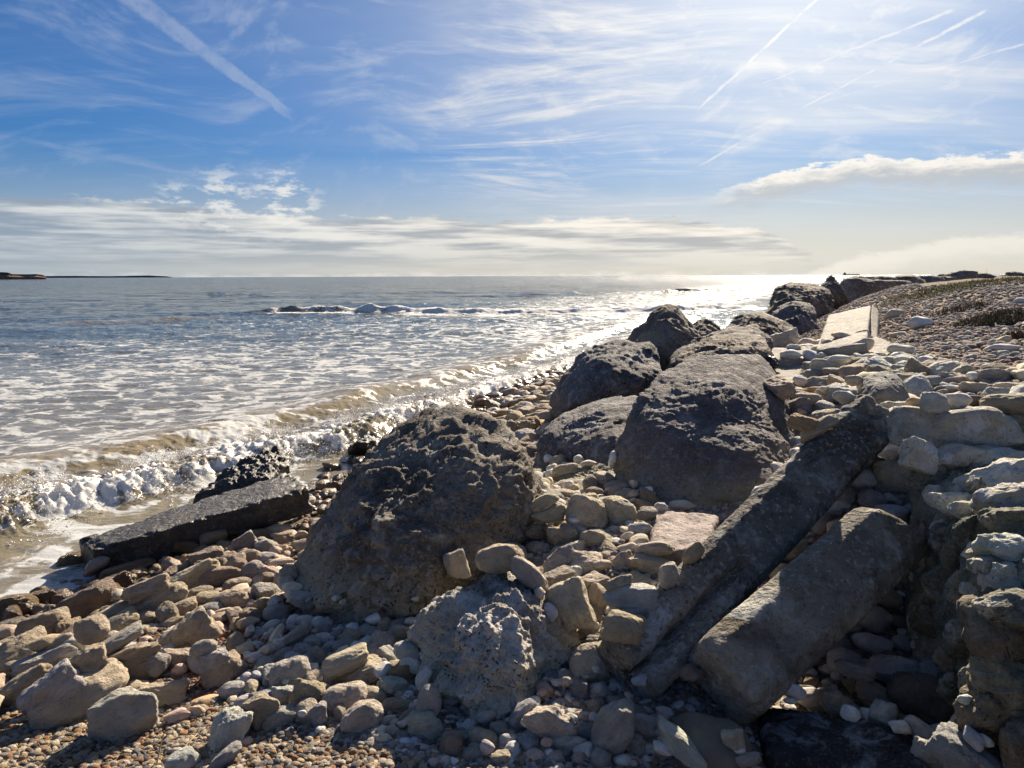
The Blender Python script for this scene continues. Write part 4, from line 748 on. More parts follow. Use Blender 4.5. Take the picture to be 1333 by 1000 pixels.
for a_ in [(1245, 558, 150, 48, 3.75, -2, 'f', M_cap, 'long pitted capstone with a green underside', .9), (1185, 545, 70, 34, 4.1, -5, 'f', M_cap), (1315, 566, 90, 44, 3.7, 3, 'f', M_capg), (1196, 592, 34, 42, 3.35, 75, 'f', M_cap),
           (1250, 597, 66, 26, 3.25, 4, 'f', M_cap), (1298, 600, 100, 24, 3.1, -4, 'f', M_cap, 'pale layered capstone'), (1305, 628, 84, 40, 2.95, 6, 'f', M_cap), (1322, 656, 90, 40, 2.80, 3, 'f', M_cap, 'bulging pale stone with a mossy belly'), (1325, 678, 80, 24, 2.78, 0, 'f', M_capg),
           (1322, 715, 82, 26, 2.66, -8, 'f', M_cap, 'smooth pink-grey flat stone'), (1322, 762, 76, 40, 2.58, -18, 'f', M_cap), (1320, 738, 90, 22, 2.68, -4, 'f', M_wall), (1325, 832, 110, 84, 2.52, 4, 's', M_wst, 'large square brown stone low in the wall'),
           (1335, 795, 80, 24, 2.62, -6, 'f', M_wall), (1335, 890, 90, 44, 2.42, -6, 'f', M_capg), (1320, 936, 90, 60, 2.36, -25, 'f', M_wst), (1225, 650, 22, 40, 3.05, 70, 'f', M_cap), (1246, 655, 20, 56, 2.98, 88, 'f', M_cap), (1262, 666, 18, 40, 2.9, 84, 'f', M_cap),
           (1210, 625, 36, 34, 3.2, 50, 'f', M_capg), (1262, 690, 30, 26, 2.85, 30, 'f', M_wall), (1272, 722, 26, 20, 2.75, -30, 'f', M_cap), (1285, 752, 16, 14, 2.65, 10, 'f', M_cap), (1268, 770, 14, 30, 2.68, 75, 'f', M_cap),
           (1252, 765, 30, 36, 2.78, 20, 'f', M_wall), (1230, 700, 30, 26, 3.0, 0, 'f', M_wall), (1262, 830, 40, 46, 2.62, 70, 'f', M_wall), (1290, 900, 46, 60, 2.44, 70, 'f', M_wall), (1240, 860, 30, 40, 2.72, 40, 'f', M_wst), (1300, 970, 44, 40, 2.30, 10, 'f', M_wall), (1345, 975, 60, 50, 2.28, 10, 'f', M_wst), (1225, 760, 34, 40, 2.9, 30, 'f', M_wall), (1215, 810, 40, 30, 2.9, -20, 'f', M_wst), (1248, 905, 30, 44, 2.6, 50, 'f', M_capg), (1286, 860, 34, 30, 2.6, 20, 'f', M_capg), (1290, 800, 30, 34, 2.6, 60, 'f', M_wall), (1245, 725, 24, 30, 2.9, 10, 'f', M_capg), (1222, 690, 26, 22, 3.0, 30, 'f', M_cap), (1270, 945, 34, 40, 2.5, 40, 'f', M_wall), (1318, 1010, 60, 40, 2.3, 0, 'f', M_capg), (1205, 575, 40, 22, 3.7, 12, 'f', M_capg), (1275, 640, 24, 30, 2.95, 40, 'f', M_wall)]: wstone(*a_)
close_holes()
# ------------------------------------------------------------------ cobbles
STONES = []   # dict(px,py,w,h,ang,tone,kind,desc,short)
# image place, width, height, tilt, tone, form, own description (optional), short name when it serves as a landmark
HERO = """
32 741 40 14 3 brown r | low tan stone awash in the foam at the edge of the swash |
100 732 50 25 10 brown r | humped brown stone at the seaward tip of the long wet slab | humped brown stone
124 737 32 17 15 grey r
15 790 52 26 -3 tan r | long tan stone in the swash with foam behind it | long swash stone
57 818 54 34 5 tan r | squat tan stone with a dark hollow in its side | squat hollow stone
114 788 68 38 18 brown r | dark-sided rounded cobble at the foam's edge, next to three long tan ones | dark-sided cobble
120 820 36 32 10 tan r
150 803 76 28 18 tan r | long tan wedge lying across the row of leaning cobbles | long tan wedge
153 818 52 30 22 tan r | smooth oval tan cobble leaning on the long tan wedge |
207 786 70 38 33 tan r | plump steeply leaning tan cobble, its upper end lit amber | plump leaning cobble
146 761 46 23 8 brown a | blocky brown stone just behind the dark-sided cobble |
190 768 56 24 12 tan a
167 741 62 16 8 tan r | thin flat tan stone in the puddle below the long wet slab |
27 857 64 46 15 tan r | large domed tan boulder-cobble among the stones at the water's edge | domed tan cobble
60 865 72 32 12 grey a | long grey-sided stone in front of the domed tan cobble | grey-sided stone
108 866 52 36 5 tan a | broken tan stone with a shadowed notch | notched tan stone
33 897 64 36 18 tan a | wedge-shaped stone with a bright top and black side facing the gravel | bright-topped wedge
66 900 62 36 28 grey a | dark grey leaning slab-like stone between the wedge and the great tan cobble |
106 908 100 52 22 tan r | great oblong tan cobble pitted with small holes, resting on the gravel | great oblong cobble
160 934 74 60 8 grey s | upright squarish grey stone with a pale knob on its face | upright grey block
208 907 62 32 -5 tan a | dimpled tan stone directly behind the upright grey block | dimpled tan stone
176 872 50 36 15 tan r | blunt tan cobble with a hollow in its lower end | blunt tan cobble
203 865 28 28 60 grey r
150 838 66 18 22 grey r | long narrow blue-grey cobble in the leaning row |
96 838 28 20 20 grey r
165 855 72 22 14 tan a | long ragged tan stone behind the blunt tan cobble |
75 839 34 18 32 tan r
60 838 32 17 10 brown r
229 934 30 15 4 pink r
244 713 18 32 68 orange a | amber upright stone beside the puddle under the long wet slab | amber upright stone
278 700 34 17 5 tan r
319 708 30 24 25 grey a
336 698 38 18 5 tan r
362 690 34 13 6 tan r
270 727 42 26 18 tan a
296 728 24 15 20 brown r
323 727 34 23 15 tan r
248 757 78 36 16 tan a | long tan stone with a ridged back, seaward of the shell grit | ridge-backed stone
285 749 56 22 2 brown r | smooth brown cobble lying against the ridge-backed stone |
326 744 34 22 28 grey r
363 733 36 13 0 tan r
376 748 26 23 0 cream r | cream cobble just off the seaward foot of the huge dark boulder | cream cobble at boulder foot
236 793 38 19 12 tan r
302 783 46 29 10 tan r | lumpy tan stone half ringed by red shell grit | lumpy tan stone
293 799 30 13 8 tan r
246 829 64 42 30 tan a | pointed tan stone with a shaded flank, above the flat pinkish ones | pointed tan stone
265 845 32 21 25 cream r
396 781 36 23 -8 blue r | solitary grey-blue cobble in the shade of the huge boulder | grey-blue cobble
360 800 34 25 -15 grey r
381 811 23 18 20 grey r
399 811 26 19 -10 grey r
366 840 21 19 0 grey r
390 840 21 29 -15 grey r | egg-shaped grey pebble standing on end in the shaded hollow |
387 826 38 15 30 grey r
432 845 32 21 18 grey r
441 826 27 17 -10 grey r
350 818 32 15 20 grey r
333 857 27 15 5 grey r
334 842 22 13 8 grey r
241 859 48 27 -3 tan a | flat-topped pinkish stone with a shaded face |
281 861 40 28 10 grey a | rough mottled stone next to the flat-topped pinkish one | rough mottled stone
290 877 50 34 27 tan r | tan cobble with a dark scar on top, by the red grit | scarred tan cobble
376 878 54 38 18 grey r | big grey rounded stone with a yellow stain, half in shade | yellow-stained stone
404 875 19 17 0 cream r
372 909 38 29 -8 white a | white faceted stone perched on two tan ones | perched white stone
339 927 46 40 5 tan s | tan square-shouldered stone under the perched white one |
366 935 46 28 26 grey r | grey wedge leaning below the perched white stone |
403 907 46 38 -20 tan a | tan stone with a jagged shadow across its face |
412 933 26 32 0 grey a
296 953 40 62 -32 white a | tall white chiselled stone leaning over the gravel | chiselled white stone
447 913 62 42 15 cream r | cream double-lobed boulder-cobble behind the smooth egg-shaped one | double-lobed cobble
320 968 17 13 0 pink r
294 985 40 16 30 grey r
238 992 32 32 40 white r | speckled white stone cut by a dry stalk |
256 929 19 17 0 tan r
270 913 42 13 0 orange r
319 913 24 13 10 grey r
319 888 19 21 0 grey r
411 857 26 25 40 grey a
450 862 60 27 16 cream r | smooth sausage-shaped cream cobble | sausage-shaped cobble
497 842 34 32 -30 grey a | pale five-sided stone at the shadow's edge | five-sided stone
530 848 36 23 -8 white r | white oval pebble, half sunlit, touching the honeycombed boulder |
536 867 28 20 -20 grey r
470 879 68 34 20 cream a | knobbly cream rock with a crumbling surface | knobbly cream rock
488 908 32 24 -15 cream r
522 883 34 34 10 orange a | rust-brown stone riddled with round holes | holed rust-brown stone
518 921 52 22 -6 tan r | smooth buff oblong pebble under the holed rust-brown stone |
472 934 54 36 20 cream r | smooth egg-shaped cream cobble on the edge of the fine gravel | egg-shaped cream cobble
552 884 19 27 -35 grey r
559 913 30 40 -10 grey r | blue-grey bitten stone tucked under the honeycombed boulder |
553 945 44 38 5 white a | rough white stone at the base corner of the honeycombed boulder | rough white stone
502 940 29 13 18 cream r
493 954 27 16 10 cream r
499 962 19 13 -10 cream r
679 933 26 48 -35 blue r | slanting blue-white pebble by the foot of the honeycombed boulder |
663 967 27 21 -20 blue r
717 947 62 54 15 cream a | buff stone with a sunlit ridge along its top | sunlit-ridged stone
736 966 50 25 4 white r | white bolster-shaped stone lying before the sunlit-ridged one | white bolster stone
797 949 46 78 -35 grey r | large kidney-shaped grey cobble, tallest in the shaded gravel | kidney-shaped cobble
839 946 34 29 -15 white r | pale rounded-square pebble under the foot of the longer post |
822 972 38 24 12 grey a
885 966 74 24 -40 white s | long bone-white stone slanting down beside the olive-brown flat rock | bone-white stone
847 979 20 17 0 grey r
862 974 26 13 -22 white r
768 867 52 54 10 cream r | round cream stone with deep dark cavities like a sponge | cavitied round stone
759 936 23 18 -15 pink r
594 736 31 39 15 cream a | angular cream stone wedged between the two great boulders | wedged angular stone
651 727 66 38 3 tan r | big smooth tan cobble lying at the flank of the huge boulder | big smooth tan cobble
702 716 38 23 3 cream r
688 748 66 28 -44 cream r | tapering cream stone slanting across the top of the honeycombed boulder | tapering cream stone
707 655 46 20 24 cream r | long cream cobble, upper one of the two parallel beside the huge boulder |
715 670 50 24 16 cream r | dented cream cobble, lower one of the two parallel beside the huge boulder |
697 694 32 25 0 brown r
733 700 44 38 15 tan a
764 673 58 54 -12 cream r | tallest rounded triangular cream cobble in the heap | rounded triangular cobble
777 703 48 27 0 cream r
740 789 58 68 20 cream a | large cleft cream stone on the seaward edge of the heap, beside honeycombed boulder | large cleft cream stone
763 737 60 38 -4 cream a | lumpy weathered stone in the heart of the cobble heap | lumpy heart stone
728 733 48 38 20 grey a | grey rough stone beside the lumpy heart stone |
779 784 28 48 -8 tan r | narrow upright tan stone next to the large cleft one |
821 779 72 38 4 white s | broad flat white stone like a tabletop in the cobble heap | tabletop white stone
812 818 52 40 -10 tan r | dull tan stone beneath the tabletop white one |
702 772 15 15 0 cream r
718 796 17 22 20 blue r
775 820 16 20 20 grey r
854 715 50 20 3 cream r | long cream cobble at the edge of the purple-brown slab |
848 737 64 31 -4 cream s | oblong block-like cream stone near the longer post | oblong cream block
808 735 36 32 15 cream a
870 749 26 36 -20 cream r | cream rounded stone pressed against the longer post |
817 717 30 18 5 cream r
806 759 36 20 8 cream a
902 721 20 34 -45 tan r
972 778 22 38 -40 white r | white stone lodged in the cleft between the two posts |
903 857 14 38 -40 blue r | slim blue-grey pebble squeezed between the posts low down |
806 667 54 40 -15 cream r | bluish-shaded cream cobble under the small dark rock | shaded cream cobble
775 644 28 21 0 tan r
838 660 30 19 -8 tan r
860 661 18 15 0 grey r
885 659 34 13 3 grey r
740 633 16 14 0 white r
797 598 12 22 0 white r | little white stone standing upright against the broad dark boulder |
753 599 15 14 0 white r
735 612 40 16 14 cream r
765 604 22 10 8 cream r
829 690 30 12 -8 white r
801 692 20 16 0 tan r
1162 621 50 42 5 cream a | pale craggy stone caught between the upper post and the wall | pale craggy stone
1093 643 36 30 0 grey r
1092 661 32 17 25 blue r
1070 681 20 30 -35 grey r
1057 679 18 30 -15 grey r
1031 715 42 34 -10 grey r
1135 606 38 28 -20 grey r
1188 663 24 22 -20 grey r
1135 650 34 24 0 grey r
1161 870 52 34 -8 grey a | square-cut olive stone in the dark hollow under the shorter post | olive square stone
1112 873 46 19 -10 grey r
1208 916 84 58 -22 dark r | big dark brown stone at the foot of the wall | big dark foot stone
1145 911 58 30 -20 tan a | mottled tan stone just above the streaked dark slab |
1149 931 28 29 -10 white s | small white square pebble at the edge of the streaked slab |
1108 930 21 18 0 white a
1203 954 46 20 -28 white r | white peanut-shaped pebble below the wall foot | peanut-shaped pebble
1170 947 23 14 8 white r
1211 982 38 29 -5 white a | white stone with one round black hole | one-holed stone
1254 983 64 40 -30 blue a | pale blue-grey slab stone near the wall foot |
1256 910 15 10 20 white r
1126 931 15 18 0 blue r
1086 915 38 28 -20 tan r
1033 900 31 18 -8 grey r
1028 912 15 9 0 white r
954 964 27 23 10 cream a | small pitted pebble resting on the olive-brown flat rock |
962 976 15 12 0 white r
972 990 34 17 30 grey r
1265 960 26 16 -40 blue r
1284 965 16 10 -20 white r
1078 482 44 24 0 cream r | fat cream cobble between the cracked block and the blue-grey boulder | fat bank cobble
1090 469 32 13 0 white r
1113 485 32 13 0 cream r
1073 512 54 13 4 orange r | low orange-tan stone behind the grey cobbles of the bank |
1050 521 44 19 0 cream r
1050 534 48 19 0 white r | flat-topped white stone by the shoulder of the broad dark boulder |
1045 551 36 22 -20 orange a
1064 558 54 18 38 tan r | tan stone lying parallel to the head of the longer post |
1080 497 38 13 4 grey r
1112 496 22 13 0 tan r
1029 462 28 13 0 white r
1033 452 18 8 0 white r
1100 517 28 17 0 grey r
1200 421 26 15 0 white r | whitest lone stone on the upper shingle bank | whitest bank stone
1171 437 23 8 0 cream r
1213 501 32 22 0 grey r | upright grey knob of stone between blue-grey boulder and buried slab | grey knob stone
1184 489 34 19 0 white r | knobbly white stone right behind the blue-grey boulder |
1247 497 42 22 0 cream a
1283 509 54 18 -10 cream a | long wedge-shaped cream stone sloping off the buried slab's end | long bank wedge
1318 505 38 14 0 tan r
1217 525 32 24 0 white a
1246 523 30 19 0 cream r
1310 527 54 24 5 tan r
1241 507 30 12 0 white r
1210 474 27 18 0 grey r | grey hooded stone standing on the near edge of the buried slab |
1172 456 30 14 0 grey r
1170 467 24 15 0 white r
1237 479 24 10 0 white r
1302 455 36 12 0 grey a
1163 411 24 16 0 tan a
1273 522 28 17 0 dark r
1195 524 22 12 0 orange r
1327 393 15 9 0 blue r
"""
def parse():
    for ln in HERO.strip().splitlines():
        f = ln.split('|'); a = f[0].split(); desc = f[1].strip() if len(f) > 1 else ''; short = f[2].strip() if len(f) > 2 else ''
        STONES.append(dict(px=float(a[0]), py=float(a[1]), w=float(a[2]), h=float(a[3]), ang=float(a[4]), tone=a[5], kind=a[6], desc=desc, short=short, hero=True))
parse()
def patch_of(polys, px, py):
    x, y = px, py; inside = False; n = len(polys); j = n-1
    for i in range(n):
        xi, yi = polys[i]; xj, yj = polys[j]
        if (yi > y) != (yj > y) and x < (xj-xi)*(y-yi)/(yj-yi)+xi: inside = not inside
        j = i
    return inside
# filler areas: polygon, count tries, size (metres, min max), flatness, tones, kinds
AREAS = [
 ([(-60, 850), (60, 770), (240, 700), (420, 640), (430, 690), (395, 720), (380, 800), (330, 850), (250, 900), (120, 930), (-60, 940)], 900, (.07, .19), .62, 'tan tan brown tan grey pink', 'rras'),
 ([(330, 800), (400, 760), (560, 800), (560, 960), (420, 960), (300, 920)], 1300, (.035, .13), .7, 'grey white blue cream grey cream', 'rrra'),
 ([(660, 640), (720, 600), (830, 620), (880, 690), (870, 780), (800, 850), (760, 830), (640, 760)], 900, (.07, .20), .65, 'cream cream cream white tan', 'rras'),
 ([(640, 900), (800, 850), (930, 930), (1000, 1000), (560, 1000), (600, 960)], 900, (.03, .10), .7, 'white grey cream white blue pink grey', 'rra'),
 ([(520, 560), (600, 520), (740, 480), (730, 540), (705, 600), (620, 560)], 1300, (.12, .34), .6, 'tan brown brown tan tan orange grey', 'raas'),
 ([(400, 640), (440, 600), (540, 570), (480, 620), (420, 690)], 120, (.10, .26), .5, 'brown dark tan', 'ra'),
 ([(1000, 600), (1120, 540), (1180, 560), (1180, 700), (1060, 760), (990, 800), (960, 760)], 500, (.07, .17), .7, 'grey tan blue grey', 'rra'),
 ([(1060, 800), (1200, 740), (1260, 900), (1290, 990), (1140, 990), (1030, 900)], 600, (.04, .16), .7, 'grey dark brown white blue grey', 'rra'),
 ([(1000, 560), (1040, 500), (1050, 450), (1110, 445), (1200, 470), (1333, 490), (1420, 500), (1420, 560), (1200, 560), (1120, 540)], 2600, (.10, .30), .58, 'cream white cream tan grey white', 'rraas'),
 ([(1090, 400), (1140, 395), (1200, 380), (1300, 385), (1420, 400), (1420, 495), (1280, 470), (1150, 435), (1150, 400)], 1500, (.06, .17), .5, 'grey grey pink tan white blue brown', 'rra'),
]
AREAS.insert(0, ([(900, 452), (950, 405), (1000, 392), (1065, 400), (1060, 440), (1010, 470), (930, 470)], 260, (.25, .75), .8, 'dark brown dark grey', 'aas'))
AREAS = AREAS[1:]+AREAS[:1]
KEEP_CLEAR = [[(1085, 575), (1100, 540), (1135, 512), (1178, 520), (1178, 548), (1140, 575)], [(1052, 458), (1070, 400), (1135, 388), (1152, 400), (1152, 446), (1120, 452), (1062, 464)], [(1120, 446), (1142, 434), (1290, 476), (1284, 496), (1235, 492), (1180, 468)], [(985, 505), (1000, 462), (1052, 462), (1042, 512)]]
ra = random.Random(77)
def inv_project(P):
    v = CM.transposed() @ (P-Vector((0, 0, EYE))); return 666.5+FOC*v.x/-v.z, 500-FOC*v.y/-v.z
placed = []  # (x,y,r)
from collections import defaultdict
cellg = defaultdict(list)
def crowd(x, y, r, k):
    cx0, cy0 = int(x/0.5), int(y/0.5)
    for i in (-1, 0, 1):
        for j in (-1, 0, 1):
            for (a, b2, c2) in cellg[(cx0+i, cy0+j)]:
                if math.hypot(a-x, b2-y) < k*(c2+r): return True
    return False
def settle(x, y, ax, ay, up):
    i0, i1, j0, j1 = window(x-ax, x+ax, y-ay, y+ay)
    if i1-i0 < 1 or j1-j0 < 1: return gz(x, y)
    W = HM[i0:i1, j0:j1]; return float(np.percentile(W, 60))
def stampell(x, y, z, ax, ay, c):
    i0, i1, j0, j1 = window(x-ax, x+ax, y-ay, y+ay)
    if i1-i0 < 1 or j1-j0 < 1: return
    X_, Y_ = np.meshgrid(gxs[i0:i1]-x, gys[j0:j1]-y, indexing='ij'); q2 = 1-(X_/ax)**2-(Y_/ay)**2
    HM[i0:i1, j0:j1] = np.maximum(HM[i0:i1, j0:j1], np.where(q2 > 0, z+c*np.sqrt(np.maximum(q2, 0)), -9))
def at_px(px, py, lift):
    """the place where the view ray meets the settled surface plus lift"""
    r = ray(px, py); t = np.exp(np.linspace(math.log(1.6), math.log(60), 500)); X_, Y_, Z_ = r.x*t, r.y*t, EYE+r.z*t
    i = ((X_-HX0)/HC).astype(int); j = ((Y_-HY0)/HC).astype(int); ok = (i >= 0) & (i < nxr) & (j >= 0) & (j < nyr)
    base = np.where(ok, HM[np.clip(i, 0, nxr-1), np.clip(j, 0, nyr-1)], -9)
    if (~ok).any(): base[~ok] = ground(X_[~ok], Y_[~ok])
    if patch_of([(855, 880), (1000, 600), (1120, 560), (1215, 640), (1200, 690), (1110, 655), (985, 790), (900, 890)], px, py): base = ground(X_, Y_)
    k = int(np.argmax(Z_ < base+lift)); return Vector((X_[k], Y_[k], Z_[k]))
FINAL = []
HM0 = HM.copy()
def place(s):
    k = 0
    P = at_px(s['px'], s['py'], 0.0); dist = (P-Vector((0, 0, EYE))).length
    hw, hh = s['w']/2*dist/FOC, s['h']/2*dist/FOC
    P = at_px(s['px'], s['py'], hh*0.55); dist = (P-Vector((0, 0, EYE))).length; hw, hh = s['w']/2*dist/FOC, s['h']/2*dist/FOC
    if s['py'] > 560: hd = 0.5*(hw+hh)*0.95
    else: hd = max(hw, hh)*0.8
    yaw = Matrix.Rotation(-math.atan2(P.x, P.y), 3, 'Z')
    M = yaw @ Matrix.Rotation(math.pi/2-PITCH*1.0-0.15, 3, 'X') @ Matrix.Rotation(rad(s['ang']), 3, 'Z')
    s.update(P=P, M=M, sc=(hw*0.97, hh*0.99, hd*.95)); stampell(P.x, P.y, P.z, hw*0.9, hd*0.9, hh*0.8)
    cellg[(int(P.x/0.5), int(P.y/0.5))].append((P.x, P.y, (hw+hd)/2)); FINAL.append(s)
STONES.sort(key=lambda s: -s['py']-s['w']*0.0)
for s in sorted(STONES, key=lambda s: -s['w']*s['h']): place(s)
for ai, (poly, n, (s0, s1), fl, tones, kinds) in enumerate(AREAS):
    xs = [p_[0] for p_ in poly]; ys = [p_[1] for p_ in poly]; cnt = 0
    W3 = [hit(*p_, tmax=40) for p_ in poly]
    sizes = sorted([s0+(s1-s0)*ra.random()**2.2 for _ in range(n)], reverse=True)
    wx = [v.x for v in W3]; wy = [v.y for v in W3]
    for sz in sizes:
        for _try in range(4):
            x, y = ra.uniform(min(wx), max(wx)), ra.uniform(min(wy), max(wy)); pz = gz(x, y); P = Vector((x, y, pz)); u = inv_project(P)
            if patch_of(poly, *u): break
        else: continue
        if pz < -0.03 or any(patch_of(k_, *u) for k_ in KEEP_CLEAR): continue
        hw = sz/2; hd = hw*ra.uniform(.65, .95); hh = hw*fl*ra.uniform(.7, 1.25)
        if crowd(x, y, (hw+hd)/2, 0.72): continue
        zb = settle(x, y, hw*0.7, hd*0.7, 0) if ai not in (6, 7) else pz+0.01
        ib, jb = int((x-HX0)/HC), int((y-HY0)/HC)
        if ai in (6, 7): pass
        elif 0 <= ib < nxr and 0 <= jb < nyr and BOUL[max(0, ib-1):ib+2, max(0, jb-1):jb+2].any() and HM0[ib, jb] > pz+0.02: continue
        if zb > pz+0.28: continue
        P.z = zb+hh*ra.uniform(0.30, 0.6)
        M = Matrix.Rotation(ra.uniform(0, 6.3), 3, 'Z') @ Euler((ra.gauss(0, .2), ra.gauss(0, .2), 0)).to_matrix()
        u = inv_project(P); dist = (P-Vector((0, 0, EYE))).length
        cellg[(int(x/0.5), int(y/0.5))].append((x, y, (hw+hd)/2)); stampell(x, y, P.z, hw, hd, hh)
        FINAL.append(dict(px=u[0], py=u[1], w=2*hw*FOC/dist, h=2*hh*FOC/dist*1.3, ang=0, tone=ra.choice(tones.split()), kind=ra.choice(kinds), desc='', short='', hero=False, P=P, M=M, sc=(hw, hd, hh)))
# visibility against the raster, then the 300 largest become things of their own
def visible(P, r_):
    E = np.array((0, 0, EYE)); Q = np.array(P)+[0, 0, r_]; t = np.linspace(0.3, 0.97, 60)[:, None]; L_ = E+(Q-E)*t
    i = ((L_[:, 0]-HX0)/HC).astype(int); j = ((L_[:, 1]-HY0)/HC).astype(int); ok = (i >= 0) & (i < nxr) & (j >= 0) & (j < nyr)
    return not (ok & (HM[np.clip(i, 0, nxr-1), np.clip(j, 0, nyr-1)] > L_[:, 2]+0.01)).any()
for s in FINAL:
    infr = -5 < s['px'] < 1338 and s['py'] < 1010
    s['rank'] = (s['w']*s['h'])*(1 if s['hero'] else (1.0 if infr and visible(s['P'], s['sc'][2]*0.8) else 0.0))
FINAL.sort(key=lambda s: -s['rank'])
NIND = 296
# ---- descriptions for the cobbles that carry no landmark name of their own
marks = [(s['px'], s['py'], s['short']) for s in FINAL[:NIND] if s['short']]
for o_, c_, sh_ in BOULDERS:
    if sh_: u = inv_project(Vector(c_)); marks.append((u[0], u[1], sh_))
marks += [(1245, 640, 'stone wall')]
TW = dict(cream='cream', tan='tan', white='white', grey='grey', brown='brown', pink='pinkish', dark='dark', orange='orange-tan', blue='blue-grey')
SW = {'r': 'rounded', 'a': 'angular', 's': 'squarish', 'f': 'flat'}
OW = ['', 'second ', 'third ', 'fourth ', 'fifth ', 'sixth ', 'seventh ', 'eighth ', 'ninth ', 'tenth ', 'eleventh ', 'twelfth ', 'thirteenth ', 'fourteenth ', 'fifteenth ', 'sixteenth ']
rel_groups = defaultdict(list)
for s in FINAL[:NIND]:
    if s['desc']: continue
    mkx = min(marks, key=lambda m_: math.hypot((m_[0]-s['px']), (m_[1]-s['py'])*1.3))
    ddx, ddy = s['px']-mkx[0], s['py']-mkx[1]
    rel = ('landward of' if ddx > 0 else 'seaward of') if abs(ddx) > abs(ddy) else ('in front of' if ddy > 0 else 'behind')
    long_ = 'long ' if s['w'] > 1.9*s['h'] else ''
    look = f"{long_}{TW[s['tone']]} {SW[s['kind']]} cobble"
    rel_groups[(look, rel, mkx[2])].append((math.hypot(ddx, ddy), s))
for (look, rel, mk_), lst in rel_groups.items():
    lst.sort(key=lambda a_: a_[0])
    for i, (_, s) in enumerate(lst):
        if len(lst) == 1: s['desc'] = f"{look} {rel} the {mk_}"
        else: s['desc'] = f"{look}, {('first ' if i == 0 else OW[i])}one {rel} the {mk_}"
rest = []
for n, s in enumerate(FINAL):
    base_t = np.array(TONE[s['tone']])*(ra.uniform(.86, 1.10) if s['hero'] else ra.uniform(.62, 1.15))*np.array([1, ra.uniform(.96, 1.02), ra.uniform(.92, 1.05)])
    z0 = s['P'].z; sd_, _t = seah(s['P'].x, s['P'].y)
    wet = float(np.clip((0.30-z0)/0.16, 0, 1))*(1 if s['px'] < 780 and s['py'] > 470 else 0.3)
    if n < NIND:
        big = s['w'] > 34; me = variant(s['kind'], ra.randrange(9 if not big else 12), 5 if big else 4)
        o = bpy.data.objects.new('cobble', me); o.color = (*base_t, 1-wet)
        # local scale on the mesh axes, then orientation
        o.matrix_world = Matrix.Translation(s['P']) @ s['M'].to_4x4() @ Matrix.Diagonal((*s['sc'], 1))
        link(o); tag(o, s['desc'], 'stone', 'cobbles on the beach')
    else:
        rest.append((s, base_t, wet))
cubes = None
pts = np.array([list(s['P']) for s, _, _ in rest]); scl = np.array([s['sc'] for s, _, _ in rest]); rt = np.array([list(s['M'].to_euler()) for s, _, _ in rest])
scatter('cobblestones', 'smaller cobbles filling the gaps of the beach and covering the shingle bank', 'cobbles', pts, scl, rt, np.array([t_ for _, t_, _ in rest]), np.array([w_ for _, _, w_ in rest]), M_gravel, 14, 3, 0.34)
# ------------------------------------------------------------------ fine pebbles on the ground
def pebbles(name, label, poly, n, s0, s1, tints, seed, kmin=0.0, zoff=0.3, fl=.6, sub=2):
    r_ = np.random.default_rng(seed); W3 = [hit(*p_, tmax=75) for p_ in poly]
    # sample uniformly in log distance and azimuth so that density follows what can be resolved
    azv = [math.atan2(v.x, v.y) for v in W3]; lv = [math.log(v.xy.length) for v in W3]
    A_ = r_.uniform(min(azv), max(azv), n); L_ = np.exp(r_.uniform(min(lv), max(lv), n)); x, y = np.sin(A_)*L_, np.cos(A_)*L_; zg = ground(x, y)
    f_ = [(math.atan2(v.x, v.y), math.log(v.xy.length)) for v in W3]; keep = np.array([patch_of(f_, a_, b_) for a_, b_ in zip(A_, np.log(L_))]) & (zg > 0.0)
    i = ((x-HX0)/HC).astype(int); j = ((y-HY0)/HC).astype(int); ok = (i >= 0) & (i < nxr) & (j >= 0) & (j < nyr); inb = np.zeros(n, bool); inb[ok] = BOUL[i[ok], j[ok]] & (HM[i[ok], j[ok]] > zg[ok]+0.05)
    x, y, zg = x[keep], y[keep], zg[keep]; n = len(x)
    dist = np.hypot(x, y); sz = s0+(s1-s0)*r_.random(n)**2.5; sz = np.maximum(sz, dist*kmin)
    zg = zg+0.012*fbm(np.c_[x, y, x*0]*6, 3, 3)+0.010*np.abs(perlin(np.c_[x, y, x*0]*22, 9))
    sc_ = np.c_[sz, sz*r_.uniform(.6, 1, n), sz*fl*r_.uniform(.6, 1.2, n)]/2
    T_ = np.array(tints)[r_.integers(0, len(tints), n)]*r_.uniform(.75, 1.2, (n, 1)); wet = np.clip((0.22-zg)/0.14, 0, 1)*(x < 2)
    scatter(name, label, 'pebbles', np.c_[x, y, zg+sc_[:, 2]*zoff], sc_, np.c_[r_.normal(0, .3, n), r_.normal(0, .3, n), r_.uniform(0, 6.3, n)], T_, wet, M_gravel, 7, sub, 0.25, seedz=seed)
warm = [(.40, .30, .19), (.33, .24, .15), (.48, .40, .29), (.22, .13, .08), (.38, .20, .09), (.50, .46, .40), (.24, .22, .20), (.44, .34, .20), (.10, .09, .09), (.52, .44, .32)]
cool = [(.36, .34, .32), (.44, .42, .39), (.26, .25, .25), (.50, .48, .44), (.33, .25, .21), (.20, .18, .17), (.40, .36, .31)]
bankt = [(.36, .30, .25), (.44, .38, .31), (.28, .22, .18), (.50, .46, .40), (.40, .27, .20), (.32, .30, .29), (.22, .17, .14)]
red = [(.24, .10, .06), (.34, .15, .08), (.16, .08, .06), (.40, .28, .20), (.46, .38, .30), (.28, .20, .16), (.10, .08, .08)]
pebbles('gravel', 'fine multicoloured gravel along the near edge of the beach', [(-80, 900), (180, 880), (330, 930), (560, 950), (1000, 960), (1333, 970), (1400, 1060), (1150, 1075), (900, 1085), (666, 1090), (400, 1085), (150, 1075), (-120, 1060)], 95000, .008, .040, warm, 1)
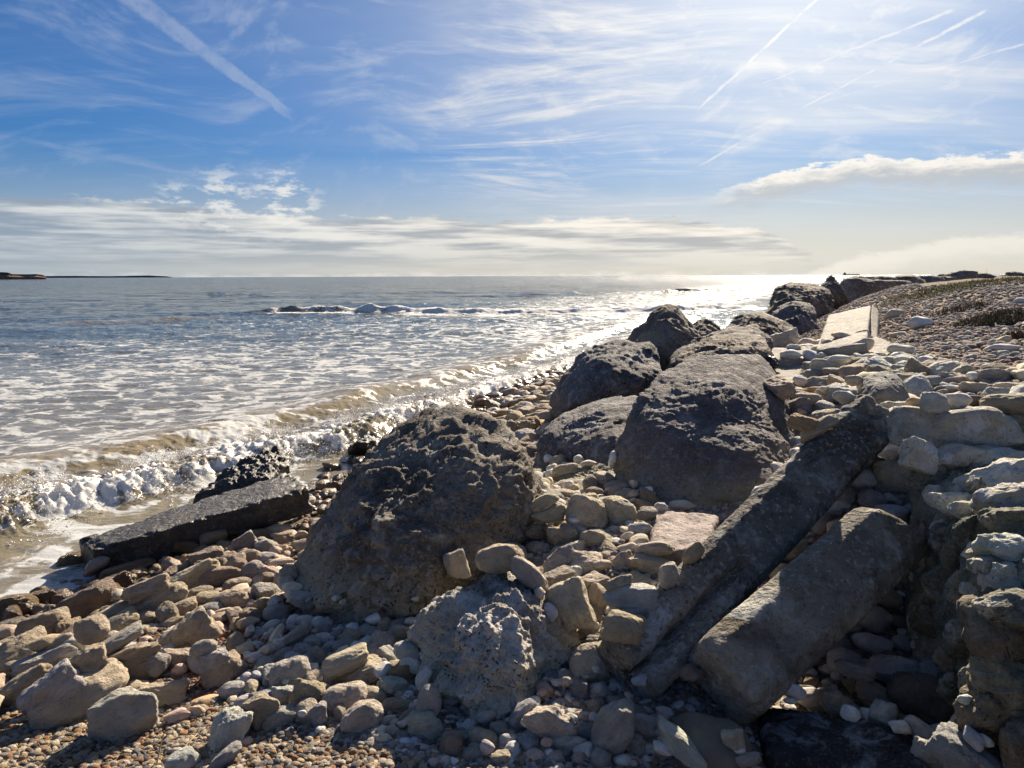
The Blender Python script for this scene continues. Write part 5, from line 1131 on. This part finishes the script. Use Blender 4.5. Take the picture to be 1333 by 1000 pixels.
pebbles('shell_grit', 'red-brown shell grit and small pebbles in a band beside the huge boulder', [(60, 900), (240, 770), (380, 720), (430, 760), (400, 820), (330, 880), (240, 930)], 26000, .007, .030, red, 2)
pebbles('gravel', 'grey shaded pebbles round the foot of the two great boulders', [(300, 900), (400, 780), (560, 800), (800, 840), (930, 900), (1290, 980), (1200, 1020), (1000, 1040), (800, 1040), (600, 1010), (380, 960)], 36000, .008, .045, cool, 3)
pebbles('gravel', 'small pale pebbles between the cobbles of the heap and under the posts', [(650, 690), (720, 600), (860, 640), (1100, 560), (1200, 600), (1260, 900), (1060, 900), (800, 850)], 26000, .012, .05, cool+bankt, 4)
pebbles('gravel', 'pebbles strewn over the shore slope between the cobbles and the foam', [(-60, 900), (60, 770), (250, 700), (420, 640), (560, 550), (740, 470), (730, 560), (420, 700), (330, 850), (120, 930)], 16000, .012, .06, red+bankt, 5, .0018)
pebbles('shingle', 'grey and pink shingle covering the raised bank up to the horizon', [(930, 520), (940, 440), (1000, 410), (1060, 400), (1100, 390), (1200, 374), (1333, 368), (1480, 370), (2300, 380), (2600, 640), (1480, 600), (1200, 560)], 105000, .02, .10, bankt, 6, .0036, .35, .6)
pebbles('gravel', 'scattered white chips of stone over the grey pebbles near the posts', [(300, 930), (560, 900), (760, 850), (960, 900), (1290, 860), (1300, 1010), (1000, 1030), (800, 1030), (560, 1000)], 2600, .018, .055, [(.74, .71, .66), (.66, .66, .66), (.72, .64, .52)], 8, 0, .7, .5, 3)
# ------------------------------------------------------------------ spray and foam lumps on the shore break
M_foam, q, b = material('sea_foam'); b.inputs['Base Color'].default_value = (.80, .79, .76, 1); b.inputs['Roughness'].default_value = 0.55
b.inputs['Subsurface Weight'].default_value = 0.0; b.inputs['Subsurface Radius'].default_value = (.02, .02, .02); b.inputs['Subsurface Scale'].default_value = 1.0
r_ = np.random.default_rng(5); n = 60000
seg = np.hypot(*(np.diff(LB, axis=0).T)); cum = np.r_[0, np.cumsum(seg)]; tot = cum[NSPRAY]
tq = tot*r_.random(n)**1.0*0.92+0.01; bx = np.interp(tq, cum, LB[:, 0]); by = np.interp(tq, cum, LB[:, 1]); k = np.clip(np.searchsorted(cum, tq)-1, 0, len(seg)-1); ux = np.diff(LB[:, 0])[k]/seg[k]; uy = np.diff(LB[:, 1])[k]/seg[k]
off = r_.normal(-0.05, 0.33, n); x = bx-uy*off; y = by+ux*off
clus = perlin(np.c_[tq*1.3, off*2, 0*tq+3], 90)+0.5*perlin(np.c_[tq*5, off*5, 0*tq+3], 91); keep = clus > 0.0
x, y, tq, off = x[keep], y[keep], tq[keep], off[keep]; n = len(x)
fine = np.zeros(n)
wob_ = 0.30*perlin(np.c_[tq*0.9, 0*tq, 0*tq+3], 4)+0.16*perlin(np.c_[tq*2.6, 0*tq, 0*tq+3], 5); sw_ = off+wob_
H_ = (0.30+0.16*perlin(np.c_[tq*0.7, 0*tq, 0*tq+1], 7))*np.clip(1.1-tq/60, 0.55, 1); sh_ = np.where(sw_ > 0, np.exp(-(np.maximum(sw_, 0)/0.75)**2), np.exp(-(np.minimum(sw_, 0)/0.27)**2))
zz = H_*sh_+np.abs(r_.normal(0, 0.045, n))*(0.3+sh_)*1.2+r_.exponential(0.02, n)
sz = 0.003+0.008*r_.random(n)**4; sc_ = np.c_[sz, sz*r_.uniform(.5, 1, n), sz*r_.uniform(.5, 1.3, n)]
scatter('sea_spray', 'white spray and froth thrown up along the shore break', 'sea spray', np.c_[x, y, zz], sc_, r_.uniform(0, 6, (n, 3)), np.full((n, 3), .8), np.zeros(n), M_foam, 5, 2, 0.4)
# ------------------------------------------------------------------ far land, ship, beacon
def ridge(name, px0, px1, dist, prof, mat, kind='structure', thick=120, label=None, cat=None):
    a0, a1 = math.atan2(*ray(px0, 362).xy), math.atan2(*ray(px1, 362).xy); nA = 90; A_ = np.linspace(a0, a1, nA); u = np.linspace(0, 1, nA)
    h = np.interp(u, [p_[0] for p_ in prof], [p_[1] for p_ in prof])*(1+0.12*perlin(np.c_[u*22, 0*u, 0*u], 3)); V = []
    for k_, (dd, hf) in enumerate(((0, -1), (0, .45), (3, .55), (6, .96), (thick*.5, 1.0), (thick, .6), (thick, -1))):
        jit = 6*perlin(np.c_[u*30, 0*u+k_, 0*u], 5); V.append(np.c_[np.sin(A_)*(dist+dd+jit), np.cos(A_)*(dist+dd+jit), np.where(hf < 0, -3, h*hf)])
    V = np.concatenate(V); F = grid_faces(7, nA); o = obj(name, mk_mesh(name, V, F, False), mat); tag(o, label, cat, None, kind); return o
m_cl, q, b = material('red_cliff'); pos = q.new('ShaderNodeNewGeometry').outputs['Position']; zz_ = q.sep(pos)[2]
q.put(b.inputs['Base Color'], q.mix(q.mr(zz_, 5.2, 7.0), q.mix(q.noise(pos, 0.08, 4, 0.6), (.13, .07, .05), (.30, .17, .11)), (.05, .065, .035))); b.inputs['Roughness'].default_value = 1
ridge('headland', -420, 60, 1300, [(0, 13), (.80, 12), (.875, 10.5), (.885, 8.2), (.93, 7.6), (.97, 8.0), (.99, 6.5), (1, 4.5)], m_cl)
ridge('far_coast', 55, 225, 9000, [(0, 20), (.2, 22), (.5, 17), (.8, 24), (.95, 14), (1, 3)], simple_mat('far_coast_land', (.10, .13, .15), 1, .1, .01), thick=900)  # blue of the distance haze is put into the land colour
M_ship = simple_mat('ship_paint', (.06, .065, .075), .6, .1, .1)
def boxes(name, bs, mat, parent=None, loc=(0, 0, 0)):
    bm = bmesh.new()
    for (x0, x1, y0, y1, z0, z1) in bs:
        mm = Matrix.Translation(((x0+x1)/2, (y0+y1)/2, (z0+z1)/2)) @ Matrix.Diagonal((x1-x0, y1-y0, z1-z0, 1)); bmesh.ops.create_cube(bm, size=1, matrix=mm)
    me = bpy.data.meshes.new(name); bm.to_mesh(me); bm.free(); return obj(name, me, mat, parent, loc)
def hull_mesh(L, B, D):
    st = np.linspace(0, 1, 17); V = []
    for u in st:
        w = B/2*min(1, math.sin(math.pi*min(u*1.0+.12, .5) if u < .4 else math.pi*(.5+max(0, u-.75)*1.9))); w = max(w, .3)
        V += [(-L/2+L*u, -w, D), (-L/2+L*u, -w*.75, -1), (-L/2+L*u, w*.75, -1), (-L/2+L*u, w, D)]
    V = np.array(V); F = []
    for i in range(16):
        for j in range(4): F.append([i*4+j, i*4+(j+1) % 4, (i+1)*4+(j+1) % 4, (i+1)*4+j])
    F += [[0, 3, 2, 1], [64, 65, 66, 67]]; return mk_mesh('hull', V, np.array(F), False)
def ship(px, dist, L, lab, sail=False):
    r0 = ray(px, 361); a_ = math.atan2(r0.x, r0.y); e = bpy.data.objects.new('cargo_ship', None); e.location = (math.sin(a_)*dist, math.cos(a_)*dist, 0); e.rotation_euler = (0, 0, -a_+.15); link(e)
    tag(e, lab, 'ship')
    obj('hull', hull_mesh(L, L*.15, L*.055), M_ship, e)
    boxes('superstructure', [(-L*.44, -L*.32, -L*.05, L*.05, L*.055, L*.15), (-L*.46, -L*.30, -L*.06, L*.06, L*.11, L*.125)], M_ship, e)
    boxes('funnel', [(-L*.41, -L*.385, -L*.012, L*.012, L*.15, L*.18)], M_ship, e)
    for u in (-.15, .08, .3): boxes('crane_mast', [(L*u-.8, L*u+.8, -.8, .8, L*.055, L*.13), (L*u-.6, L*u+L*.1, -.5, .5, L*.115, L*.125)], M_ship, e)
    return e
ship(1108, 8500, 165, 'long dark cargo ship low on the horizon over the sun glitter')
e = bpy.data.objects.new('sailing_boat', None); r0 = ray(1284, 360); a_ = math.atan2(r0.x, r0.y); e.location = (math.sin(a_)*2600, math.cos(a_)*2600, 0); link(e); tag(e, 'tiny sailing boat with a bare mast on the horizon past the breakwater', 'boat')
obj('hull', hull_mesh(12, 3.4, 1.3), M_ship, e)
boxes('mast', [(-.2, .2, -.2, .2, 1.2, 17)], M_ship, e)
boxes('boom', [(-4.5, 0, -.15, .15, 2.6, 2.95)], M_ship, e)
# ------------------------------------------------------------------ plants, seaweed, stalks
def tuft(name, label, cat, px, py, wid, hgt, nb, cols, seed, droop=.5, kind=None):
    r2 = random.Random(seed); c = hit(px, py, tmax=80); e = bpy.data.objects.new(name, None); e.location = c; link(e); tag(e, label, cat)
    for ci, colr in enumerate(cols):
        bm = bmesh.new()
        for _ in range(nb//len(cols)):
            a_ = r2.uniform(0, 6.28); rr2 = wid/2*r2.random()**.6; bx_, by_ = rr2*math.cos(a_), rr2*math.sin(a_)*.8; bz_ = gz(c.x+bx_, c.y+by_)-c.z-.01
            L_ = hgt*r2.uniform(.4, 1)*(1-.5*(rr2/(wid/2))**2); th = r2.uniform(0, 6.28); lean = r2.uniform(.1, droop); w_ = hgt*.025+.003; p0 = Vector((bx_, by_, bz_)); dv = Vector((math.cos(th)*lean, math.sin(th)*lean, 1)).normalized()
            sd2 = Vector((-math.sin(th), math.cos(th), 0))*w_; p1 = p0+dv*L_*.55; p2 = p1+(dv+Vector((math.cos(th), math.sin(th), -.3))*lean).normalized()*L_*.5
            v = [bm.verts.new(p0-sd2), bm.verts.new(p0+sd2), bm.verts.new(p1+sd2), bm.verts.new(p1-sd2), bm.verts.new(p2)]; bm.faces.new(v[:4]); bm.faces.new((v[3], v[2], v[4]))
            for lf in range(2):
                q0 = p0+dv*L_*r2.uniform(.3, .6); o1 = Vector((r2.gauss(0, 1), r2.gauss(0, 1), r2.gauss(0, .6))).normalized()*hgt*.16; o2 = o1.cross(dv).normalized()*hgt*.06
                vv = [bm.verts.new(q0), bm.verts.new(q0+o1*.5+o2), bm.verts.new(q0+o1), bm.verts.new(q0+o1*.5-o2)]; bm.faces.new(vv)
        me = bpy.data.meshes.new('foliage'); bm.to_mesh(me); bm.free(); obj('foliage', me, colr, e)
m_s1 = simple_mat('dry_red_stems', (.16, .085, .05)); m_s2 = simple_mat('dull_green_leaf', (.085, .10, .04)); m_s3 = simple_mat('yellow_grass', (.30, .26, .10)); m_s4 = simple_mat('grey_stem', (.14, .12, .09))
tuft('scrub_bush', 'dark straggly bush with brown and green stems on the shingle bank', 'bush', 1304, 419, 1.1, .20, 2600, [m_s1, m_s2, m_s4], 1, .9)
tuft('scrub_bush', 'small reddish plant flattened on the shingle behind the straggly bush', 'bush', 1252, 404, .9, .18, 700, [m_s1, m_s4], 2, 1.2)
tuft('scrub_bush', 'tiny dark plant at the edge of the bank, next to the straggly bush', 'bush', 1330, 442, .35, .18, 300, [m_s1, m_s2], 3, 1.0)
for i, (x, y, w, h, nb_) in enumerate(((1240, 377, 3.2, .14, 2200), (1268, 371, 3.4, .12, 1800), (1222, 380, 2.2, .10, 1200))):
    tuft('grass_patch', ['yellow-green grass patch in the middle of the upper bank', 'ochre grass along the crest of the bank under the highest far rock', 'thin sparse grass at the seaward end of the yellow-green patch'][i], 'grass', x, y, w, h, nb_, [m_s3, m_s2] if i != 1 else [m_s3, m_s1], 10+i, .8)
def strand(name, label, cat, pts, r0_, mat):
    P_ = [Vector(p) for p in pts]; V = []; nn = 7
    for k, p in enumerate(P_):
        t_ = (P_[min(k+1, len(P_)-1)]-P_[max(k-1, 0)]).normalized(); s1 = t_.cross(Vector((0, 1, .3))).normalized(); s2 = t_.cross(s1); rr_ = r0_*(1-.5*k/(len(P_)-1))
        V += [list(p-P_[0]+(s1*math.cos(a_)+s2*math.sin(a_))*rr_) for a_ in np.linspace(0, 2*math.pi, nn, endpoint=False)]
    F = np.array([[k*nn+j, k*nn+(j+1) % nn, (k+1)*nn+(j+1) % nn, (k+1)*nn+j] for k in range(len(P_)-1) for j in range(nn)])
    return tag(obj(name, mk_mesh(name, V, F), mat, None, tuple(P_[0])), label, cat)
m_straw = simple_mat('dry_straw', (.42, .32, .17)); m_weed = simple_mat('black_seaweed', (.015, .014, .012), .35)
def gp(x, y, up): v = hit(x, y); return Vector((v.x, v.y, v.z+up))
strand('dry_stalk', 'straight straw-coloured stalk sticking up from the gravel below the upright grey block', 'stalk', [gp(203, 1000, .0), R3(208, 975, 2.36), R3(213, 955, 2.38)], .0032, m_straw)
strand('dry_stalk', 'curved thin stalk lying across the speckled white stone', 'stalk', [gp(232, 1002, .02), gp(245, 985, .05), gp(258, 972, .05), gp(262, 962, .01)], .0025, m_straw)
strand('driftwood_stick', 'thin dark stick lying in the red grit under the scarred cobble', 'stick', [gp(245, 905, .015), gp(262, 893, .03), gp(275, 884, .02)], .006, simple_mat('dark_stick', (.12, .08, .05)))
boulder('seaweed_clump', 'shiny black seaweed lump on the cracked concrete block', [(997, 474, 7.45), (1003, 466, 7.6), (1010, 470, 7.6), (1012, 476, 7.5), (1003, 478, 7.4), (1004, 472, 7.8), (1004, 474, 7.3), (1008, 468, 7.7)], m_weed, 5, 6, (.03, .03, .012), (9, 20, 40), 99, cat='seaweed')
